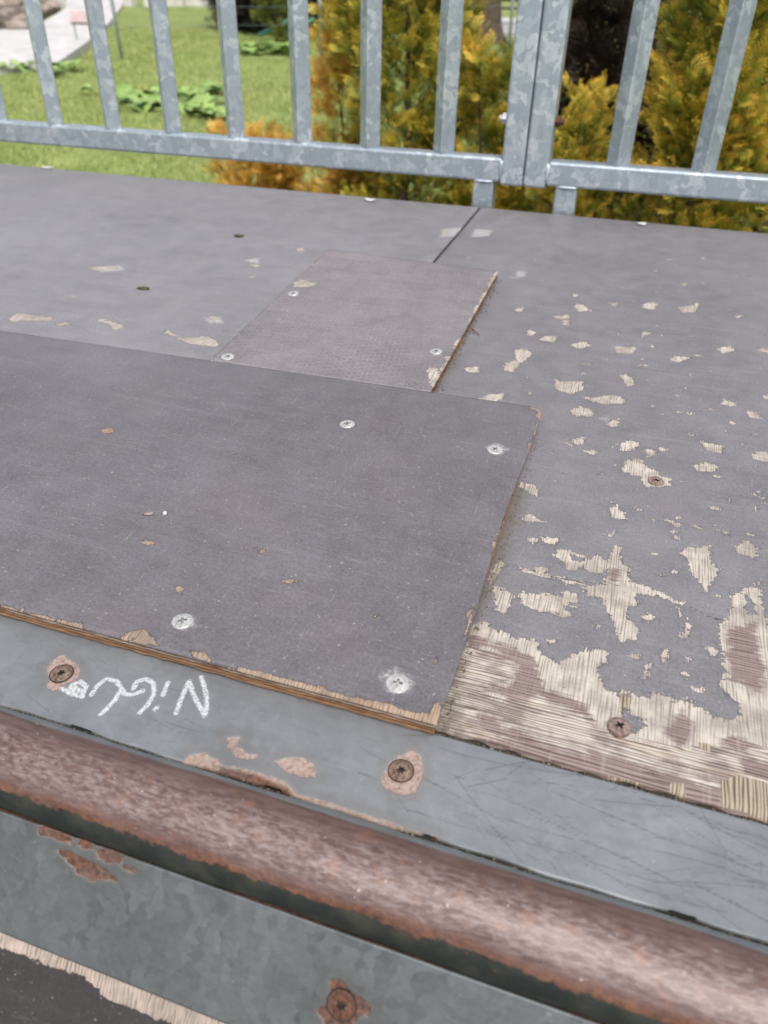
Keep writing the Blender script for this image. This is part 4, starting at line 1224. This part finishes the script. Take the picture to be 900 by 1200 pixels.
scatter_sprays('crown', pos, rng.normal(size=(n, 3)) + np.array([0, 0, -.2]), .3 * rng.uniform(.6, 1.2, n), rng.random(n), L_GREEN, tr)
conifer('shrub', 'small yellow-green shrub in front of the thick tree trunk', 'shrub', (ground_pt(550, 52)[0], ground_pt(550, 52)[1] - .6, GZ), 1.45, .42, 900, .14, L_YEL, prof=lambda t: .3 + .9 * t * (1.15 - t) * 2)
# broad-leaved weeds on the lawn
s = Mat('dock_leaf')
c = s.mix(s.rng(s.noise(6, 3), .35, .65), (.14, .24, .05), (.31, .43, .12))
M_DOCK = s.done(c, .5, 0, None, .4)
def weed(px, py, n, r, label):
    b = ground_pt(px, py)
    V, F = [], []
    for k in range(n):
        a = random.uniform(0, 6.283); l = r * random.uniform(.7, 1.3); wd = l * random.uniform(.16, .24); el_ = random.uniform(.6, 1.35)
        ox, oy = random.gauss(0, r * .3), random.gauss(0, r * .3)
        i0 = len(V)
        for j, (u_, ww) in enumerate(((0, .12), (.3, .85), (.6, 1.0), (.85, .6), (1.0, .05))):
            rr_ = l * u_ * math.cos(el_ * (1 - .5 * u_)); zz = l * u_ * math.sin(el_ * (1 - .6 * u_)) * (1 - .25 * u_)
            for sg in (-1, 1):
                V.append((ox + math.cos(a) * rr_ - math.sin(a) * wd * ww * sg, oy + math.sin(a) * rr_ + math.cos(a) * wd * ww * sg, zz + .02 * abs(sg)))
        for j in range(4):
            F.append((i0 + 2 * j, i0 + 2 * j + 1, i0 + 2 * j + 3, i0 + 2 * j + 2))
    me = mesh_np('dock_weed', V, F, True, None, M_DOCK)
    o = link('dock_weed', me)
    o.location = (b[0], b[1], GZ)
    return tag(o, label, 'weed', 'broad-leaved weeds on the lawn')
def weeds(spots, n, r, phrase):
    order = {5: ('leftmost', 'second from left', 'middle', 'second from right', 'rightmost'), 4: ('leftmost', 'second from left', 'second from right', 'rightmost'),
             6: ('leftmost', 'second from left', 'third from left', 'third from right', 'second from right', 'rightmost')}[len(spots)]
    for (px, py), w_ in zip(sorted(spots), order):
        weed(px, py, n, r, w_ + ' broad-leaved weed ' + phrase)
weeds(((148, 118), (160, 124), (172, 120), (180, 132), (190, 128)), 26, .27, 'of the clump behind the second gap')
weeds(((222, 120), (238, 126), (246, 112), (232, 138), (252, 142)), 26, .27, 'of the clump beside the fourth bar')
weeds(((-30, 88), (8, 84), (24, 86), (40, 82), (58, 90), (74, 84)), 22, .27, 'along the near edge of the pale path')
weeds(((290, 62), (302, 68), (320, 60), (335, 66)), 26, .34, 'of the far patch near the teal poles')
weed(100, 108, 12, .16, 'lone broad-leaved weed on open lawn between the path and the big clump')

# short grass as real blades, denser near
n = 210000
azm = np.radians(rng.uniform(-52, 16, n))
dist = 3.2 + 20 * rng.random(n) ** 1.7
gxx = CAM[0] + np.sin(azm) * dist; gyy = CAM[1] + np.cos(azm) * dist
clump = (np.sin(gxx * 3.1 + 2 * np.sin(gyy * 1.7)) * np.sin(gyy * 2.6 + 1.5 * np.sin(gxx * 2.3)) + 1) * .5
hgt = (.022 + .035 * clump) * rng.uniform(.5, 1.3, n) * (1 + dist * .02)
wd = .003 * (1 + dist * .12)
a = rng.random(n) * 6.283
base = np.stack([gxx, gyy, GZ + lawn_height(gxx, gyy) - .004], -1)
sv = np.stack([np.cos(a), np.sin(a), 0 * a], -1) * wd[:, None]
bend = np.stack([rng.normal(size=n), rng.normal(size=n), 0 * a], -1) * .45 * hgt[:, None]
tipv = base + bend; tipv[:, 2] += hgt
V = np.stack([base - sv, base + sv, tipv], 1).reshape(-1, 3)
s = Mat('grass_blades')
t = s.add(s.mul(s.attr('rnd'), .6), s.mul(s.noise(1.3, 4, .6), .6))
c = s.ramp(t, [(.15, (.13, .19, .045)), (.5, (.28, .345, .10)), (.85, (.42, .45, .18)), (1, (.50, .46, .24))])
M_GRASS = s.done(c, .7, 0, None, .2)
# keep the path clear
keep = sdf_poly(base[:, :2], np.array([q[:2] for q in pp]), .05) < 0
keep &= ~((np.abs(gxx + .3) < 1.4) & (gyy < 1.05))
idx = np.nonzero(keep)[0]
V = V.reshape(-1, 3, 3)[idx].reshape(-1, 3)
F = np.arange(len(V)).reshape(-1, 3)
tag(link('grass', mesh_np('grass', V, F, False, dict(rnd=np.repeat(rng.random(len(idx)), 3)), M_GRASS)), 'short yellow-green grass of the lawn behind the ramp', 'grass', kind='stuff')

# ================================================================== far small things
M_PINK = simple('sign_face', (.62, .42, .42), (.72, .62, .62), 9, .6)
M_SGN = simple('sign_edge', (.10, .05, .05), (.16, .08, .08), 9, .6)
b = ground_pt(91.5, 53)
D = np.linalg.norm(b[:2] - CAM[:2])
top = on_y(91.5, 12, b[1])
sg = tag(empty('sign', tuple(b)), 'small pink and white sign board on a thin post by the path', 'sign')
bm = bmesh.new(); bm_tube(bm, (0, 0, -.1), (0, 0, top[2] - GZ), .018, n=8); link('post', bm_mesh('post', bm, M_GALV), None, sg)
z0 = on_y(91, 26, b[1])[2] - GZ; z1 = top[2] - GZ
xa = on_y(83, 20, b[1])[0] - b[0]; xb = on_y(107, 20, b[1])[0] - b[0]
bm = bmesh.new(); bm_box(bm, (xa, -.045, z0), (xb, -.02, z1), .004); link('board', bm_mesh('board', bm, M_PINK), None, sg)
bm = bmesh.new(); bm_box(bm, (xa, -.047, z0 - .035), (xb, -.018, z0 - .001), .003); link('lower_edge', bm_mesh('lower_edge', bm, M_SGN), None, sg)
# wire fence with thin posts
wf = tag(empty('wire_fence', tuple(ground_pt(377, 66))), 'thin grey fence posts carrying wires across the lawn', 'fence')
p0, p1 = ground_pt(143, 69), ground_pt(377, 66)
o_ = np.array(ground_pt(377, 66))
posts = [p0, p1, p1 + (p1 - p0), p0 - (p1 - p0)]
for q in posts:
    bm = bmesh.new(); bm_tube(bm, q - o_ + (0, 0, -.1), q - o_ + (0, 0, 1.75), .032, n=10)
    link('post', bm_mesh('post', bm, M_GALV, True), None, wf)
for k in range(5):
    bm = bmesh.new()
    z = .5 + k * .28
    bm_tube(bm, posts[3] - o_ + (0, .035, z), posts[2] - o_ + (0, .035, z), .0022, n=5)
    link('wire', bm_mesh('wire', bm, M_GALV), None, wf)
# teal poles
M_TEAL = simple('teal_paint', (.10, .30, .24), (.18, .42, .33), 12, .5)
tb = ground_pt(304, 46)
ss = tag(empty('seesaw', tuple(tb)), 'slanted teal-green seesaw poles on the far lawn', 'seesaw')
for (a_, b_) in (((303, 41.5), (368, 9)), ((322, 44), (368, 22))):
    qa, qb = on_y(*a_, tb[1]) - tb, on_y(*b_, tb[1] + .25) - tb
    bm = bmesh.new(); bm_tube(bm, qa, qb, .045, n=10); link('pole', bm_mesh('pole', bm, M_TEAL, True), None, ss)
q = on_y(350, 25, tb[1] + .1) - tb
bm = bmesh.new(); bm_tube(bm, (q[0], .1, 0), (q[0], .1, q[2] + .05), .05, n=10); link('support', bm_mesh('support', bm, M_TEAL, True), None, ss)
# bench
M_BENCH = simple('dark_bench', (.03, .022, .018), (.07, .055, .045), 20, .8)
bb = ground_pt(592, 33)
be = tag(empty('bench', tuple(bb)), 'small dark bench far off left of the paired posts', 'bench')
def bx(name, lo, hi, par, mat):
    bm = bmesh.new(); bm_box(bm, lo, hi, .004); return link(name, bm_mesh(name, bm, mat), None, par)
for k in range(3): bx('seat_slat', (-.75, -.2 + k * .14, .42), (.75, -.08 + k * .14, .46), be, M_BENCH)
for k in range(2): bx('back_slat', (-.75, .24, .58 + k * .16), (.75, .27, .70 + k * .16), be, M_BENCH)
for x in (-.6, .6):
    bx('leg', (x - .04, -.18, 0), (x + .04, -.12, .419), be, M_BENCH)
    bx('leg', (x - .04, .19, 0), (x + .04, .2395, .88), be, M_BENCH)
tag(slab('bench_paving', [ground_pt(*q, .1) for q in ((572, 38), (640, 40), (640, 22), (572, 20))], GZ - .05, GZ + .1, M_PATH), kind='structure')
# gate pillars and boundary fence
M_PILL = simple('pillar_render', (.55, .52, .47), (.68, .65, .60), 4, .85)
M_FNC = simple('dark_fence', (.025, .024, .022), (.06, .055, .05), 6, .8)
pil = []
for (px, py, wpx, lab) in ((71, 11, 9, 'grey gate pillar at the left of the far path'), (153, 9, 9, 'beige gate pillar at the right of the far path'), (212, 8, 8, 'white fence pillar far off between the third and fourth bars')):
    q = ground_pt(px, py)
    hw = wpx * .5 / FPX * np.linalg.norm(q - CAM) * .95
    e = tag(empty('gate_pillar', tuple(q)), lab, 'pillar', 'pillars of the boundary fence')
    bx('shaft', (-hw, -hw, -.05), (hw, hw, 1.9), e, M_PILL)
    bx('cap', (-hw - .05, -hw - .05, 1.901), (hw + .05, hw + .05, 2.0), e, M_PILL)
    pil.append(q)
fe = tag(empty('boundary_fence', tuple(pil[2])), 'dark picket fence far off between pale pillars', 'fence')
o_ = np.array(pil[2])
fa, fb = pil[1] - o_, (pil[2] - pil[1]) * 1.9
fa = fa + np.array([.3, .4, 0]); fb = fb + np.array([0, .4, 0])
dv = fb - fa; L = np.linalg.norm(dv[:2]); rz = math.atan2(dv[1], dv[0])
bm = bmesh.new(); bm_box(bm, (-.07, -.012, .25), (.07, .012, 1.6), .004); PK = bm_mesh('picket', bm, M_FNC)
npk = int(L / .165)
for k in range(npk):
    o = link('picket', PK, None, fe)
    o.location = fa + dv * ((k + .5) / npk); o.rotation_euler = (0, 0, rz)
for z in (.5, 1.3):
    o = bx('rail', (-L / 2, .0125, z), (L / 2, .05, z + .08), fe, M_FNC)
    o.location = fa + dv * .5; o.rotation_euler = (0, 0, rz)
bm = bmesh.new(); bm_box(bm, (-L / 2, -.1, -.1), (L / 2, .1, .245), .01); o = link('plinth', bm_mesh('plinth', bm, M_PILL), None, fe)
o.location = fa + dv * .5; o.rotation_euler = (0, 0, rz)
# rockery by the path
M_ROCK = simple('rock', (.17, .13, .10), (.36, .30, .25), 5, .9, bump=.02)
M_SOIL = simple('soil', (.07, .05, .035), (.16, .12, .09), 8, .95)
bk = [ground_pt(*q) for q in ((-60, 36), (10, 33), (40, 30), (72, 12), (60, 4), (-60, 4))]
tag(slab('soil_bank', bk, GZ - .05, GZ + .16, M_SOIL), kind='structure')
k = 0
for px, py, r in ((22, 40, .24), (2, 28, .22), (12, 22, .20), (30, 30, .2), (40, 20, .24), (52, 19, .22), (62, 14, .24), (-14, 30, .3), (50, 10, .26), (20, 12, .28), (5, 14, .26), (34, 10, .26)):
    q = ground_pt(px, py)
    lab = 'large brown rock lying at the front corner of the rockery beside the path' if k == 0 else 'brown rock of the rockery left of the path, ' + ('', 'front row, far left', 'middle row left', 'front row beside the large rock', 'middle row centre', 'middle row right', 'at its right tip', 'front row cut by the frame', 'back row right', 'back row centre left', 'back row far left', 'back row centre')[k]
    o = lump('rock', (q[0], q[1], GZ + .02), r, M_ROCK, (1.25, 1, .75), 20 + k, k)
    tag(o, lab, 'rock', None if k == 0 else 'rocks of the rockery'); k += 1
